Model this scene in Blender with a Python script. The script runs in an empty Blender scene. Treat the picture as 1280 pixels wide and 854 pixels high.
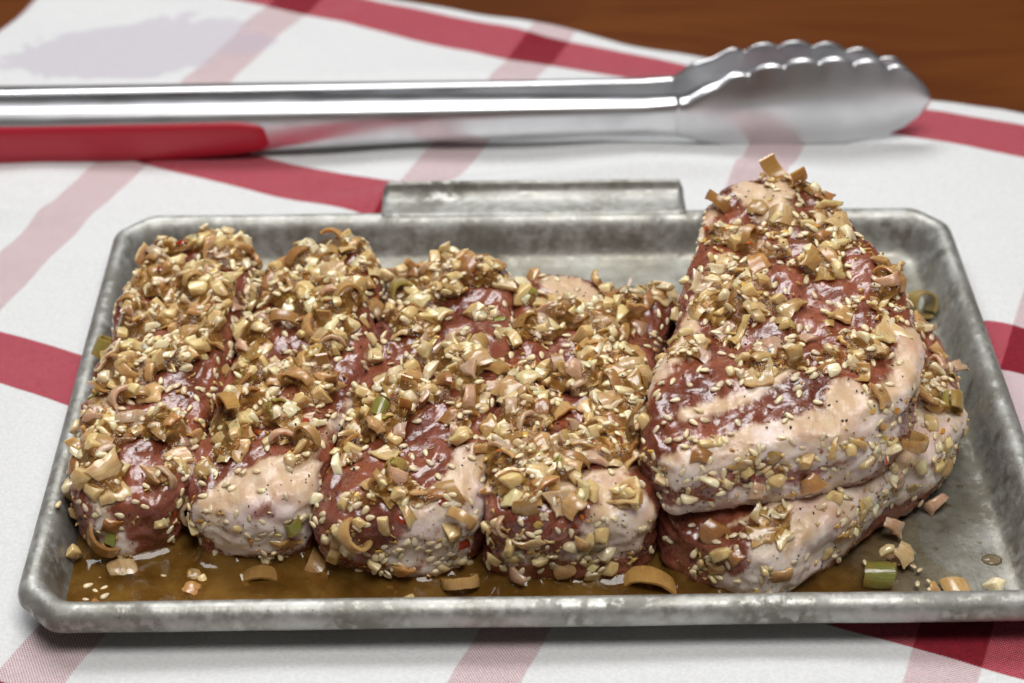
import bpy, bmesh, math, random
import numpy as np
from mathutils import Vector, Matrix, noise
from mathutils.bvhtree import BVHTree

SC = bpy.context.scene
COL = SC.collection
MM = 0.001

# ------------------------------------------------------------------ camera
F_PX = 2470.0
PITCH, YAW, ROLL = 0.626908, 0.012356, -0.004125
CAM = Vector((-0.015060, -0.503336, 0.397323))
cd = bpy.data.cameras.new('camera')
cam = bpy.data.objects.new('camera', cd)
COL.objects.link(cam)
fw = Vector((math.sin(YAW) * math.cos(PITCH), math.cos(YAW) * math.cos(PITCH), -math.sin(PITCH)))
rt = Vector((math.cos(YAW), -math.sin(YAW), 0))
up = rt.cross(fw)
r2 = rt * math.cos(ROLL) + up * math.sin(ROLL)
u2 = up * math.cos(ROLL) - rt * math.sin(ROLL)
cam.matrix_world = Matrix(((r2.x, u2.x, -fw.x, CAM.x), (r2.y, u2.y, -fw.y, CAM.y), (r2.z, u2.z, -fw.z, CAM.z), (0, 0, 0, 1)))
cd.sensor_width = 36
cd.lens = 36 * F_PX / 1280
cd.clip_start = 0.01
cd.clip_end = 50
cd.dof.use_dof = True
cd.dof.focus_distance = (Vector((0.0, -0.045, 0.028)) - CAM).dot(fw)
cd.dof.aperture_fstop = 10.5
SC.camera = cam

# ------------------------------------------------------------------ light
w = bpy.data.worlds.new('World')
SC.world = w
w.use_nodes = True
bg = w.node_tree.nodes['Background']
bg.inputs[0].default_value = (1.0, 0.97, 0.93, 1)
bg.inputs[1].default_value = 0.08


def area_light(name, loc, target, sx, sy, power, col):
    ld = bpy.data.lights.new(name, 'AREA')
    ld.shape = 'RECTANGLE'
    ld.size, ld.size_y = sx, sy
    ld.energy = power
    ld.color = col
    o = bpy.data.objects.new(name, ld)
    COL.objects.link(o)
    o.location = loc
    d = Vector(target) - Vector(loc)
    o.rotation_euler = d.to_track_quat('-Z', 'Y').to_euler()
    return o


area_light('window_light', (-0.25, 0.58, 1.15), (0, 0, 0), 0.9, 0.42, 12.5, (0.97, 0.985, 1.0))
area_light('room_light', (0.15, -0.36, 1.15), (0, 0, 0), 0.6, 0.42, 10.8, (1.0, 0.985, 0.96))
SC.view_settings.view_transform = 'Standard'
SC.view_settings.look = 'None'
SC.view_settings.exposure = 0.0
SC.view_settings.gamma = 1.0
try:
    SC.cycles.max_bounces = 8
    SC.cycles.transparent_max_bounces = 8
    SC.cycles.use_denoising = True
    SC.cycles.use_adaptive_sampling = True
    SC.cycles.adaptive_threshold = 0.025
    SC.cycles.sample_clamp_indirect = 6.0
except Exception:
    pass


# ------------------------------------------------------------------ helpers
def tag(o, label=None, cat=None, group=None, kind=None):
    if label: o['label'] = label
    if cat: o['category'] = cat
    if group: o['group'] = group
    if kind: o['kind'] = kind
    return o


def empty(name, loc):
    o = bpy.data.objects.new(name, None)
    o.empty_display_size = 0.01
    COL.objects.link(o)
    o.location = loc
    return o


def obj(name, me, mat=None, parent=None):
    if mat is not None and not me.materials:
        me.materials.append(mat)
    o = bpy.data.objects.new(name, me)
    COL.objects.link(o)
    if parent is not None:
        o.parent = parent
        o.matrix_parent_inverse = Matrix.Translation(-parent.location)
    return o


def mesh_from(name, V, Fc, smooth=True):
    me = bpy.data.meshes.new(name)
    me.from_pydata([tuple(v) for v in V], [], Fc)
    me.update()
    if smooth:
        me.polygons.foreach_set('use_smooth', [True] * len(me.polygons))
    return me


def grid_faces(nu, nv, close_u=False, off=0):
    # vertices are index = i*nv + j
    out = []
    for i in range(nu if close_u else nu - 1):
        i2 = (i + 1) % nu
        for j in range(nv - 1):
            out.append((off + i * nv + j, off + i2 * nv + j, off + i2 * nv + j + 1, off + i * nv + j + 1))
    return out


class NT:
    """small node-tree builder"""
    def __init__(self, name):
        self.m = bpy.data.materials.new(name)
        self.m.use_nodes = True
        self.t = self.m.node_tree
        self.t.nodes.clear()
        self.out = self.n('ShaderNodeOutputMaterial')

    def n(self, typ, **kw):
        nd = self.t.nodes.new(typ)
        for k, v in kw.items():
            setattr(nd, k, v)
        return nd

    def link(self, a, b):
        self.t.links.new(a, b)

    def setin(self, nd, key, v):
        s = nd.inputs[key]
        if hasattr(v, 'is_output') or isinstance(v, bpy.types.NodeSocket):
            self.link(v, s)
        else:
            if isinstance(v, tuple) and len(v) == 3 and s.type == 'RGBA':
                v = v + (1,)
            s.default_value = v

    def math(self, op, a, b=None, c=None, clamp=False):
        nd = self.n('ShaderNodeMath', operation=op, use_clamp=clamp)
        self.setin(nd, 0, a)
        if b is not None: self.setin(nd, 1, b)
        if c is not None: self.setin(nd, 2, c)
        return nd.outputs[0]

    def mix(self, f, a, b, blend='MIX'):
        nd = self.n('ShaderNodeMix', data_type='RGBA', blend_type=blend)
        self.setin(nd, 0, f)
        self.setin(nd, 6, a)
        self.setin(nd, 7, b)
        return nd.outputs[2]

    def ramp(self, f, lo, hi, a=0.0, b=1.0):
        nd = self.n('ShaderNodeMapRange', clamp=True, interpolation_type='SMOOTHSTEP')
        self.setin(nd, 0, f)
        self.setin(nd, 1, lo)
        self.setin(nd, 2, hi)
        self.setin(nd, 3, a)
        self.setin(nd, 4, b)
        return nd.outputs[0]

    def noise(self, scale, detail=3, rough=0.55, vec=None, dist=0.0, out=0):
        nd = self.n('ShaderNodeTexNoise')
        if vec is None: vec = self.pos()
        self.link(vec, nd.inputs['Vector'])
        nd.inputs['Scale'].default_value = scale
        nd.inputs['Detail'].default_value = detail
        nd.inputs['Roughness'].default_value = rough
        nd.inputs['Distortion'].default_value = dist
        return nd.outputs[out]

    def pos(self):
        if not hasattr(self, '_p'):
            self._p = self.n('ShaderNodeNewGeometry').outputs['Position']
        return self._p

    def objco(self):
        return self.n('ShaderNodeTexCoord').outputs['Object']

    def attr(self, name, out='Fac'):
        return self.n('ShaderNodeAttribute', attribute_name=name).outputs[out]

    def bump(self, h, strength=0.3, dist=0.001, normal=None):
        nd = self.n('ShaderNodeBump')
        self.setin(nd, 'Height', h)
        nd.inputs['Strength'].default_value = strength
        nd.inputs['Distance'].default_value = dist
        if normal is not None: self.link(normal, nd.inputs['Normal'])
        return nd.outputs[0]

    def principled(self, **kw):
        nd = self.n('ShaderNodeBsdfPrincipled')
        for k, v in kw.items():
            self.setin(nd, k.replace('_', ' '), v)
        return nd

    def done(self, shader):
        self.link(shader.outputs[0] if hasattr(shader, 'outputs') else shader, self.out.inputs[0])
        return self.m


# ------------------------------------------------------------------ materials
def mat_wood():
    b = NT('varnished_wood')
    mp = b.n('ShaderNodeMapping')
    b.link(b.pos(), mp.inputs[0])
    mp.inputs['Rotation'].default_value = (0, 0, 0.12)
    mp.inputs['Scale'].default_value = (2, 8, 1)
    g = b.noise(3.0, 5, 0.6, mp.outputs[0], 0.6)
    g2 = b.noise(1.2, 2, 0.5, b.pos())
    c = b.mix(b.ramp(g, 0.3, 0.7), (0.080, 0.020, 0.003), (0.135, 0.036, 0.004))
    c = b.mix(b.ramp(g2, 0.35, 0.65, 0, 0.5), c, (0.085, 0.020, 0.003))
    p = b.principled(Base_Color=c, Roughness=b.ramp(g, 0.2, 0.8, 0.35, 0.5), Normal=b.bump(g, 0.15, 0.0004))
    p.inputs['Specular IOR Level'].default_value = 0.2
    return b.done(p)


def mat_cloth():
    b = NT('woven_cotton')
    uv = b.n('ShaderNodeUVMap', uv_map='thread').outputs[0]
    sep = b.n('ShaderNodeSeparateXYZ')
    b.link(uv, sep.inputs[0])
    wob = b.noise(18, 2, 0.5)
    A = b.math('ADD', sep.outputs[0], b.math('MULTIPLY', b.math('SUBTRACT', wob, 0.5), 5.0))
    B = b.math('ADD', sep.outputs[1], b.math('MULTIPLY', b.math('SUBTRACT', b.noise(15, 2, 0.5, b.n('ShaderNodeTexCoord').outputs['Object']), 0.5), 6.0))

    def stripe(co, centre, period, width):
        f = b.math('DIVIDE', b.math('SUBTRACT', co, centre), period)
        f = b.math('SUBTRACT', f, b.math('ROUND', f))
        d = b.math('ABSOLUTE', b.math('MULTIPLY', f, period))
        return b.ramp(d, width / 2 - 0.35, width / 2 + 0.35, 1.0, 0.0)
    pink = stripe(A, -98.0, 126.7, 21.0)
    red = stripe(B, 108.0, 152.5, 27.5)
    P = 1.15
    sa = b.math('SINE', b.math('MULTIPLY', sep.outputs[0], 2 * math.pi / P))
    sb = b.math('SINE', b.math('MULTIPLY', sep.outputs[1], 2 * math.pi / P))
    wv = b.math('MULTIPLY', sa, sb)
    dots = b.ramp(wv, -0.15, 0.35)           # warp threads on top
    dots2 = b.ramp(wv, 0.35, 0.8)
    fib = b.noise(900, 2, 0.6)
    white = b.mix(b.ramp(fib, 0.3, 0.7), (0.655, 0.655, 0.655), (0.735, 0.735, 0.735))
    redc = b.mix(b.ramp(fib, 0.3, 0.7), (0.30, 0.009, 0.028), (0.42, 0.018, 0.048))
    deep = b.mix(b.ramp(fib, 0.3, 0.7), (0.17, 0.003, 0.012), (0.25, 0.006, 0.02))
    ca = b.mix(b.math('MULTIPLY', pink, b.math('MULTIPLY_ADD', dots, 0.74, 0.06)), white, redc)
    pinkred = b.mix(b.math('MULTIPLY', dots2, 0.50), redc, white)
    cr = b.mix(pink, pinkred, deep)
    c = b.mix(red, ca, cr)
    # faint washed-out lavender print near the far left corner
    pm = b.noise(22, 3, 0.6, dist=0.5)
    sp = b.n('ShaderNodeSeparateXYZ')
    b.link(b.pos(), sp.inputs[0])
    dx = b.math('DIVIDE', b.math('ADD', sp.outputs[0], 0.163), 0.055)
    dy = b.math('DIVIDE', b.math('SUBTRACT', sp.outputs[1], 0.262), 0.034)
    dx = b.math('SUBTRACT', dx, b.math('MULTIPLY', dy, 0.45))
    rr = b.math('ADD', b.math('MULTIPLY', dx, dx), b.math('MULTIPLY', dy, dy))
    rr = b.math('ADD', rr, b.math('MULTIPLY', b.math('SUBTRACT', pm, 0.5), 3.2))
    c = b.mix(b.ramp(rr, 0.75, 0.95, 0.5, 0.0), c, (0.45, 0.40, 0.48), 'MIX')
    h = b.math('ADD', b.math('ABSOLUTE', wv), b.math('MULTIPLY', fib, 0.5))
    p = b.principled(Base_Color=c, Roughness=0.92, Normal=b.bump(h, 0.4, 0.0004))
    p.inputs['Sheen Weight'].default_value = 0.15
    p.inputs['Specular IOR Level'].default_value = 0.2
    return b.done(p)


def mat_tray():
    b = NT('worn_aluminium')
    n1 = b.noise(70, 5, 0.65)
    n2 = b.noise(260, 4, 0.6)
    n3 = b.noise(22, 4, 0.6, dist=0.8)
    mp = b.n('ShaderNodeMapping')
    b.link(b.pos(), mp.inputs[0])
    mp.inputs['Scale'].default_value = (700, 40, 40)
    scr = b.noise(1.0, 2, 0.5, mp.outputs[0])
    c = b.mix(b.ramp(n1, 0.42, 0.62), (0.44, 0.435, 0.405), (0.31, 0.30, 0.265))
    c = b.mix(b.ramp(b.math('ADD', b.math('MULTIPLY', n2, 0.6), b.math('MULTIPLY', b.noise(48, 5, 0.7), 0.4)), 0.46, 0.62, 0, 0.55), c, (0.62, 0.62, 0.60))
    st = b.math('MULTIPLY', b.ramp(n3, 0.46, 0.64), b.ramp(n2, 0.38, 0.56))
    c = b.mix(b.math('MULTIPLY', st, 0.62), c, (0.15, 0.14, 0.105))
    spz = b.n('ShaderNodeSeparateXYZ')
    b.link(b.pos(), spz.inputs[0])
    fl = b.math('MULTIPLY', b.ramp(spz.outputs[2], 0.0022, 0.006, 1.0, 0.0), b.ramp(b.noise(45, 4, 0.65), 0.3, 0.65, 0.35, 0.85))
    c = b.mix(b.math('MULTIPLY', fl, 0.6), c, (0.20, 0.175, 0.115))
    pit = b.noise(900, 2, 0.5)
    c = b.mix(b.ramp(pit, 0.70, 0.76, 0, 0.8), c, (0.1, 0.1, 0.09))
    rgh = b.math('ADD', b.ramp(n2, 0.3, 0.7, 0.46, 0.64), b.math('MULTIPLY', st, 0.18))
    h = b.math('ADD', b.math('MULTIPLY', n1, 1.0), b.math('ADD', b.math('MULTIPLY', n2, 0.35), b.math('MULTIPLY', scr, 0.2)))
    p = b.principled(Base_Color=c, Roughness=rgh, Normal=b.bump(h, 0.35, 0.0012))
    p.inputs['Metallic'].default_value = 0.85
    return b.done(p)


def mat_steel():
    b = NT('brushed_steel')
    mp = b.n('ShaderNodeMapping')
    b.link(b.pos(), mp.inputs[0])
    mp.inputs['Scale'].default_value = (25, 900, 900)
    s = b.noise(1.0, 3, 0.6, mp.outputs[0])
    n = b.noise(45, 3, 0.5)
    c = b.mix(b.ramp(n, 0.35, 0.7), (0.72, 0.72, 0.735), (0.62, 0.62, 0.635))
    p = b.principled(Base_Color=c, Metallic=1.0, Roughness=b.ramp(n, 0.3, 0.7, 0.28, 0.38), Normal=b.bump(s, 0.05, 0.0003))
    return b.done(p)


def mat_rubber():
    b = NT('red_silicone')
    n = b.noise(500, 2, 0.5)
    p = b.principled(Base_Color=(0.40, 0.012, 0.028), Roughness=0.38, Normal=b.bump(n, 0.05, 0.0002))
    return b.done(p)


def mat_meat():
    b = NT('raw_chop')
    fat = b.attr('fat')
    gl = b.attr('glaze')
    n1 = b.noise(160, 4, 0.6, dist=0.4)
    n2 = b.noise(600, 3, 0.6)
    n3 = b.noise(60, 3, 0.55)
    mp = b.n('ShaderNodeMapping')
    b.link(b.pos(), mp.inputs[0])
    mp.inputs['Rotation'].default_value = (0.3, 0.2, 0.5)
    mp.inputs['Scale'].default_value = (900, 150, 500)
    fibre = b.noise(1.0, 3, 0.55, mp.outputs[0], 0.3)
    nf = b.math('ADD', b.math('MULTIPLY', b.math('SUBTRACT', n1, 0.5), 0.8), b.math('MULTIPLY', b.math('SUBTRACT', b.noise(75, 4, 0.65, dist=1.2), 0.5), 1.0))
    nf = b.math('ADD', nf, b.math('MULTIPLY', b.math('SUBTRACT', fibre, 0.5), 0.35))
    f = b.ramp(b.math('ADD', fat, nf), 0.30, 0.74)
    lean = b.mix(b.ramp(n3, 0.35, 0.65), (0.165, 0.042, 0.026), (0.34, 0.115, 0.075))
    lean = b.mix(b.ramp(fibre, 0.45, 0.75, 0, 0.4), lean, (0.36, 0.125, 0.07))
    fatc = b.mix(b.ramp(n1, 0.3, 0.7), (0.82, 0.71, 0.60), (0.82, 0.69, 0.66))
    fatc = b.mix(b.ramp(n3, 0.5, 0.75, 0, 0.6), fatc, (0.76, 0.52, 0.50))
    fatc = b.mix(b.ramp(b.noise(38, 4, 0.7, dist=1.5), 0.45, 0.68, 0, 0.55), fatc, (0.68, 0.50, 0.42))
    c = b.mix(f, lean, fatc)
    g = b.ramp(b.math('ADD', gl, b.math('MULTIPLY', b.math('SUBTRACT', b.noise(95, 4, 0.6, dist=0.6), 0.5), 1.3)), 0.25, 0.85)
    c = b.mix(b.math('MULTIPLY', g, 0.92), c, b.mix(1.0, c, (0.72, 0.58, 0.38), 'MULTIPLY'))
    h = b.math('ADD', b.math('MULTIPLY', n1, 1.0), b.math('ADD', b.math('MULTIPLY', n2, 0.3), b.math('MULTIPLY', fibre, 0.25)))
    h = b.math('ADD', h, b.math('MULTIPLY', b.noise(330, 4, 0.7), b.math('MULTIPLY', f, 0.4)))
    p = b.principled(Base_Color=c, Roughness=b.math('ADD', b.ramp(n2, 0.3, 0.7, 0.16, 0.34), b.math('MULTIPLY', f, 0.14)), Normal=b.bump(h, 0.5, 0.0010))
    p.inputs['Subsurface Weight'].default_value = 0.55
    p.inputs['Subsurface Radius'].default_value = (0.9, 0.55, 0.42)
    p.inputs['Subsurface Scale'].default_value = 0.0040
    b.setin(p, 'Coat Weight', b.math('SUBTRACT', 0.6, b.math('MULTIPLY', f, 0.42)))
    p.inputs['Coat Roughness'].default_value = 0.13
    b.link(b.bump(b.math('ADD', n1, b.math('MULTIPLY', n2, 0.35)), 0.4, 0.0010), p.inputs['Coat Normal'])
    return b.done(p)


def mat_bits(name, soak=0.45, sss=0.3, rough=(0.12, 0.32), fibre=False, coat=0.6, soakc=(0.34, 0.135, 0.028), bump=0.3):
    b = NT(name)
    c = b.attr('tint', 'Color')
    n1 = b.noise(330, 3, 0.6)
    n2 = b.noise(110, 2, 0.5)
    n3 = b.noise(1500, 2, 0.5)
    h = b.math('ADD', n1, b.math('MULTIPLY', n3, 0.3))
    if fibre:
        uv = b.n('ShaderNodeUVMap', uv_map='fib').outputs[0]
        mp = b.n('ShaderNodeMapping')
        b.link(uv, mp.inputs[0])
        mp.inputs['Scale'].default_value = (2.2, 0.10, 1)
        fb = b.noise(1.0, 2, 0.5, mp.outputs[0])
        c = b.mix(b.ramp(fb, 0.35, 0.7, 0.0, 0.26), c, (0.26, 0.12, 0.03))
        h = b.math('ADD', h, b.math('MULTIPLY', fb, 1.2))
    c = b.mix(b.math('MULTIPLY', b.ramp(b.math('ADD', n1, b.math('MULTIPLY', b.math('SUBTRACT', n2, 0.5), 1.0)), 0.38, 0.72), soak), c, soakc)
    p = b.principled(Base_Color=c, Roughness=b.ramp(n1, 0.3, 0.7, *rough), Normal=b.bump(h, bump, 0.0005))
    p.inputs['Subsurface Weight'].default_value = sss
    p.inputs['Subsurface Radius'].default_value = (1.0, 0.7, 0.35)
    p.inputs['Subsurface Scale'].default_value = 0.0028
    p.inputs['Coat Weight'].default_value = coat * 0.6
    p.inputs['Coat Roughness'].default_value = 0.11
    return b.done(p)


def mat_sauce():
    b = NT('brown_marinade')
    n1 = b.noise(90, 4, 0.6)
    n2 = b.noise(600, 2, 0.6)
    dep = b.attr('depth')
    c = b.mix(b.ramp(n1, 0.35, 0.68), (0.15, 0.068, 0.011), (0.29, 0.15, 0.032))
    c = b.mix(b.ramp(n2, 0.58, 0.75, 0, 0.3), c, (0.36, 0.21, 0.07))
    nb = b.bump(b.noise(60, 2, 0.5), 0.05, 0.001)
    p = b.principled(Base_Color=c, Roughness=0.04, Normal=nb)
    p.inputs['IOR'].default_value = 1.38
    t = b.n('ShaderNodeBsdfTransparent')
    b.setin(t, 0, b.mix(b.ramp(dep, 0.0, 0.7), (0.98, 0.94, 0.86), (0.68, 0.46, 0.20)))
    g = b.n('ShaderNodeBsdfGlossy')
    g.inputs['Roughness'].default_value = 0.05
    fr = b.n('ShaderNodeFresnel')
    fr.inputs['IOR'].default_value = 1.38
    m1 = b.n('ShaderNodeMixShader')
    b.link(fr.outputs[0], m1.inputs[0])
    b.link(t.outputs[0], m1.inputs[1])
    b.link(g.outputs[0], m1.inputs[2])
    mx = b.n('ShaderNodeMixShader')
    b.setin(mx, 0, b.ramp(dep, 0.02, 1.0, 0.0, 0.48))
    b.link(m1.outputs[0], mx.inputs[1])
    b.link(p.outputs[0], mx.inputs[2])
    return b.done(mx)


def mat_paste():
    b = NT('minced_paste')
    n1 = b.noise(190, 3, 0.6)
    n2 = b.noise(420, 3, 0.6)
    c = b.mix(b.ramp(n1, 0.38, 0.62), (0.36, 0.165, 0.045), (0.62, 0.39, 0.145))
    c = b.mix(b.ramp(n2, 0.55, 0.7, 0, 0.7), c, (0.70, 0.54, 0.28))
    c = b.mix(b.ramp(n2, 0.28, 0.42, 0.6, 0), c, (0.24, 0.095, 0.022))
    nb = b.bump(b.math('ADD', n2, b.math('MULTIPLY', b.noise(1200, 2, 0.5), 0.4)), 0.4, 0.0008)
    p = b.principled(Base_Color=c, Roughness=b.ramp(n1, 0.3, 0.7, 0.06, 0.2), Normal=nb)
    p.inputs['Subsurface Weight'].default_value = 0.7
    p.inputs['Subsurface Radius'].default_value = (1.0, 0.6, 0.25)
    p.inputs['Subsurface Scale'].default_value = 0.003
    p.inputs['Coat Weight'].default_value = 0.6
    p.inputs['Coat Roughness'].default_value = 0.09
    return b.done(p)


def mat_film():
    b = NT('sticky_marinade')
    n1 = b.noise(200, 3, 0.6)
    c = b.mix(b.ramp(n1, 0.35, 0.65), (0.22, 0.085, 0.016), (0.46, 0.235, 0.062))
    nb = b.bump(b.math('ADD', n1, b.math('MULTIPLY', b.noise(600, 3, 0.6), 0.6)), 0.7, 0.0014)
    p = b.principled(Base_Color=c, Roughness=0.07, Normal=nb)
    p.inputs['Subsurface Weight'].default_value = 0.4
    p.inputs['Subsurface Radius'].default_value = (1.0, 0.5, 0.2)
    p.inputs['Subsurface Scale'].default_value = 0.002
    t = b.n('ShaderNodeBsdfTransparent')
    t.inputs[0].default_value = (0.94, 0.80, 0.58, 1)
    g = b.n('ShaderNodeBsdfGlossy')
    g.inputs['Roughness'].default_value = 0.06
    b.link(nb, g.inputs['Normal'])
    fr = b.n('ShaderNodeFresnel')
    fr.inputs['IOR'].default_value = 1.4
    b.link(nb, fr.inputs['Normal'])
    m1 = b.n('ShaderNodeMixShader')
    b.link(fr.outputs[0], m1.inputs[0])
    b.link(t.outputs[0], m1.inputs[1])
    b.link(g.outputs[0], m1.inputs[2])
    mx = b.n('ShaderNodeMixShader')
    b.setin(mx, 0, b.ramp(b.noise(130, 3, 0.6), 0.35, 0.65, 0.58, 0.90))
    b.link(p.outputs[0], mx.inputs[1])
    b.link(m1.outputs[0], mx.inputs[2])
    return b.done(mx)


M = dict(wood=mat_wood(), cloth=mat_cloth(), tray=mat_tray(), steel=mat_steel(), rubber=mat_rubber(), meat=mat_meat(),
         garlic=mat_bits('garlic', 0.40, 0.6, (0.18, 0.38), False, 0.8), onion=mat_bits('shallot', 0.38, 0.9, (0.15, 0.32), True, 0.9),
         scallion=mat_bits('scallion', 0.40, 0.6, (0.12, 0.3), True, 0.7), seed=mat_bits('sesame', 0.30, 0.2, (0.2, 0.35), False, 0.5, (0.45, 0.27, 0.10), 0.1),
         chilli=mat_bits('chilli', 0.15, 0.2, (0.1, 0.25), False, 0.8, (0.2, 0.02, 0.01)), pepper=mat_bits('pepper', 0.0, 0.0, (0.4, 0.6), False, 0.2),
         crumb=mat_bits('minced', 0.6, 0.6, (0.08, 0.25), False, 0.9), sauce=mat_sauce(), paste=mat_paste(), film=mat_film())

# ------------------------------------------------------------------ table and cloth
me = mesh_from('table', [(-3, -3, -0.0012), (3, -3, -0.0012), (3, 3, -0.0012), (-3, 3, -0.0012)], [(0, 1, 2, 3)])
tag(obj('table', me, M['wood']), 'orange-brown varnished wooden table under the cloth', 'table', kind='structure')


def cloth_z(x, y):
    z = 2.6 * (noise.noise(Vector((x * 14, y * 14, 3.1))) + 0.15) + 1.3 * (1 - abs(noise.noise(Vector((x * 9 + y * 6, y * 16 - x * 4, 1.7)))) * 3)
    z += 0.5 * noise.noise(Vector((x * 45, y * 45, 8.0)))
    # a soft fold that runs behind the tray and under the tongs
    r = y - (0.139 + 0.012 * math.sin(x * 16 + 0.6) + 0.02 * x)
    z += 5.5 * math.exp(-(r / 0.0075) ** 2) * (0.55 + 0.45 * math.sin(x * 21 + 1.0))
    r = y - (0.235 - 0.35 * x + 0.008 * math.sin(x * 30))
    z += 3.0 * math.exp(-(r / 0.012) ** 2) * (0.5 + 0.5 * math.sin(x * 25))
    # pressed flat by the tray
    ex = max(abs(x) - 0.142, 0)
    ey = max(abs(y + 0.0) - 0.098, 0)
    d = math.hypot(ex, ey)
    k = min(d / 0.022, 1.0)
    k = k * k * (3 - 2 * k)
    return (0.2 + max(z + 1.0, 0.0) * k) * MM


def make_cloth():
    a0, a1, b0, b1 = -342.0, 430.0, -330.0, 284.0
    nu, nv = 300, 250
    V, UV = [], []
    for i in range(nu):
        a = a0 + (a1 - a0) * i / (nu - 1)
        for j in range(nv):
            b = b0 + (b1 - b0) * j / (nv - 1)
            bb = b
            if j > nv - 8:   # the hem wanders a little
                x0 = (a + 0.404 * b) / 1.184
                bb = b + (j - (nv - 8)) / 7.0 * (2.2 * noise.noise(Vector((x0 * 0.03, 0.2, 0))) - 5.5 / (1 + math.exp((x0 + 20) / 22)))
            x = (a + 0.404 * bb) / (1 + 0.404 * 0.456)
            y = bb - 0.456 * x
            V.append((x * MM, y * MM, cloth_z(x * MM, y * MM)))
            UV.append((a, bb))
    Fc = grid_faces(nu, nv)
    me = mesh_from('cloth', V, Fc)
    uvl = me.uv_layers.new(name='thread')
    li = np.zeros(len(me.loops), dtype=np.int32)
    me.loops.foreach_get('vertex_index', li)
    uvl.data.foreach_set('uv', np.array(UV, dtype=np.float32)[li].ravel())
    o = obj('tea_towel', me, M['cloth'])
    s = o.modifiers.new('thickness', 'SOLIDIFY')
    s.thickness = 0.0008
    s.offset = -1
    tag(o, 'white cotton tea towel with red and pink woven stripes spread on the table', 'tea towel')
    return o


make_cloth()


# ------------------------------------------------------------------ tray
TW, TL, TC = 150.0, 104.5, 11.5
FLOOR = 1.6


def tray_ring(d, lip=0.0):
    """rounded chamfered rectangle, inset d from the outer edge"""
    hx, hy = TW - d, TL - d
    c = max(TC - d * 0.586, 3.0) + lip * 0.6
    pts = []
    for sx, sy in ((1, 1), (-1, 1), (-1, -1), (1, -1)):
        p1 = Vector((sx * hx, sy * (hy - c)))
        p2 = Vector((sx * (hx - c), sy * hy))
        if sx * sy < 0:
            p1, p2 = p2, p1
        pts.append((p1, p2))
    ring = []
    m = len(pts)
    for k in range(m):
        p1, p2 = pts[k]
        prev = pts[k - 1][1]
        nxt = pts[(k + 1) % m][0]
        for P, A, B in ((p1, prev, p2), (p2, p1, nxt)):
            ra = min(3.2, (A - P).length * 0.45, (B - P).length * 0.45)
            qa = P + (A - P).normalized() * ra
            qb = P + (B - P).normalized() * ra
            for t in (0, 0.25, 0.5, 0.75, 1.0):
                ring.append(qa.lerp(P, t).lerp(P.lerp(qb, t), t))
        # subdivide the long side that follows
        qa = p2 + (nxt - p2).normalized() * 3.2
        qb = nxt + (p2 - nxt).normalized() * 3.2
        for t in np.linspace(0, 1, 26)[1:-1]:
            ring.append(qa.lerp(qb, float(t)))
    return ring


def make_tray():
    prof = [(0.9, 9.4), (0.35, 9.8), (0.0, 11.0), (0.05, 12.6), (0.45, 14.2), (1.3, 15.6), (2.6, 16.6), (4.1, 16.9), (5.6, 16.5),
            (6.9, 15.4), (8.0, 13.6), (8.9, 11.2), (9.7, 8.6), (10.4, 6.2), (11.2, 4.3), (12.4, 2.8), (14.0, 1.95), (16.0, FLOOR), (17.5, FLOOR)]
    V, Fc = [], []
    nr = None
    for d, z in prof:
        r = tray_ring(d)
        nr = len(r)
        for q in r:
            wob = 0.35 * noise.noise(Vector((q.x * 0.02, q.y * 0.02, z * 0.05))) + 0.18 * noise.noise(Vector((q.x * 0.09, q.y * 0.09, 5)))
            V.append((q.x * MM, q.y * MM, (z + wob * min(max(z - FLOOR, 0) / 10, 1)) * MM))
    n = len(prof)
    for i in range(n - 1):
        for j in range(nr):
            j2 = (j + 1) % nr
            Fc.append((i * nr + j, i * nr + j2, (i + 1) * nr + j2, (i + 1) * nr + j))
    # floor: one flat sheet
    Fc.append(tuple((n - 1) * nr + j for j in range(nr)))
    me = mesh_from('tray_body', V, Fc)
    root = empty('baking_tray', (0, 0, 0.0002))
    tag(root, 'worn aluminium baking tray with a tab on its far rim', 'baking tray')
    o = obj('tray_body', me, M['tray'], root)
    s = o.modifiers.new('sheet', 'SOLIDIFY')
    s.thickness = 0.0008
    s.offset = 1 if False else -1
    # tab on the far rim
    tp = [(5.2, 16.75), (4.4, 17.0), (3.2, 17.05), (1.6, 16.95), (-1.0, 16.75), (-4.0, 16.6), (-6.6, 16.7), (-8.4, 17.3), (-9.5, 18.5), (-10.0, 20.1), (-10.2, 21.8)]
    xs = np.linspace(-54.5, 55.5, 40)
    V, Fc = [], []
    for i, x in enumerate(xs):
        e = min(x - xs[0], xs[-1] - x)
        for k, (d, z) in enumerate(tp):
            xx = x
            if k >= 8:
                cut = (k - 7) * 0.22 * (k - 7)
                xx = max(min(x, xs[-1] - cut), xs[0] + cut)
            zz = z
            V.append((xx * MM, (TL - d) * MM, (zz + 0.2 * noise.noise(Vector((x * 0.05, d * 0.1, 7)))) * MM))
    tm = mesh_from('rim_tab', V, grid_faces(len(xs), len(tp)))
    if sum(p.normal.z for p in tm.polygons) < 0: tm.flip_normals()
    o = obj('rim_tab', tm, M['tray'], root)
    s = o.modifiers.new('sheet', 'SOLIDIFY')
    s.thickness = 0.0008
    s.offset = -1
    return root


make_tray()


# ------------------------------------------------------------------ tongs
def lerp_tab(tab, x):
    xs = [t[0] for t in tab]
    ys = [t[1] for t in tab]
    return float(np.interp(x, xs, ys))


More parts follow.
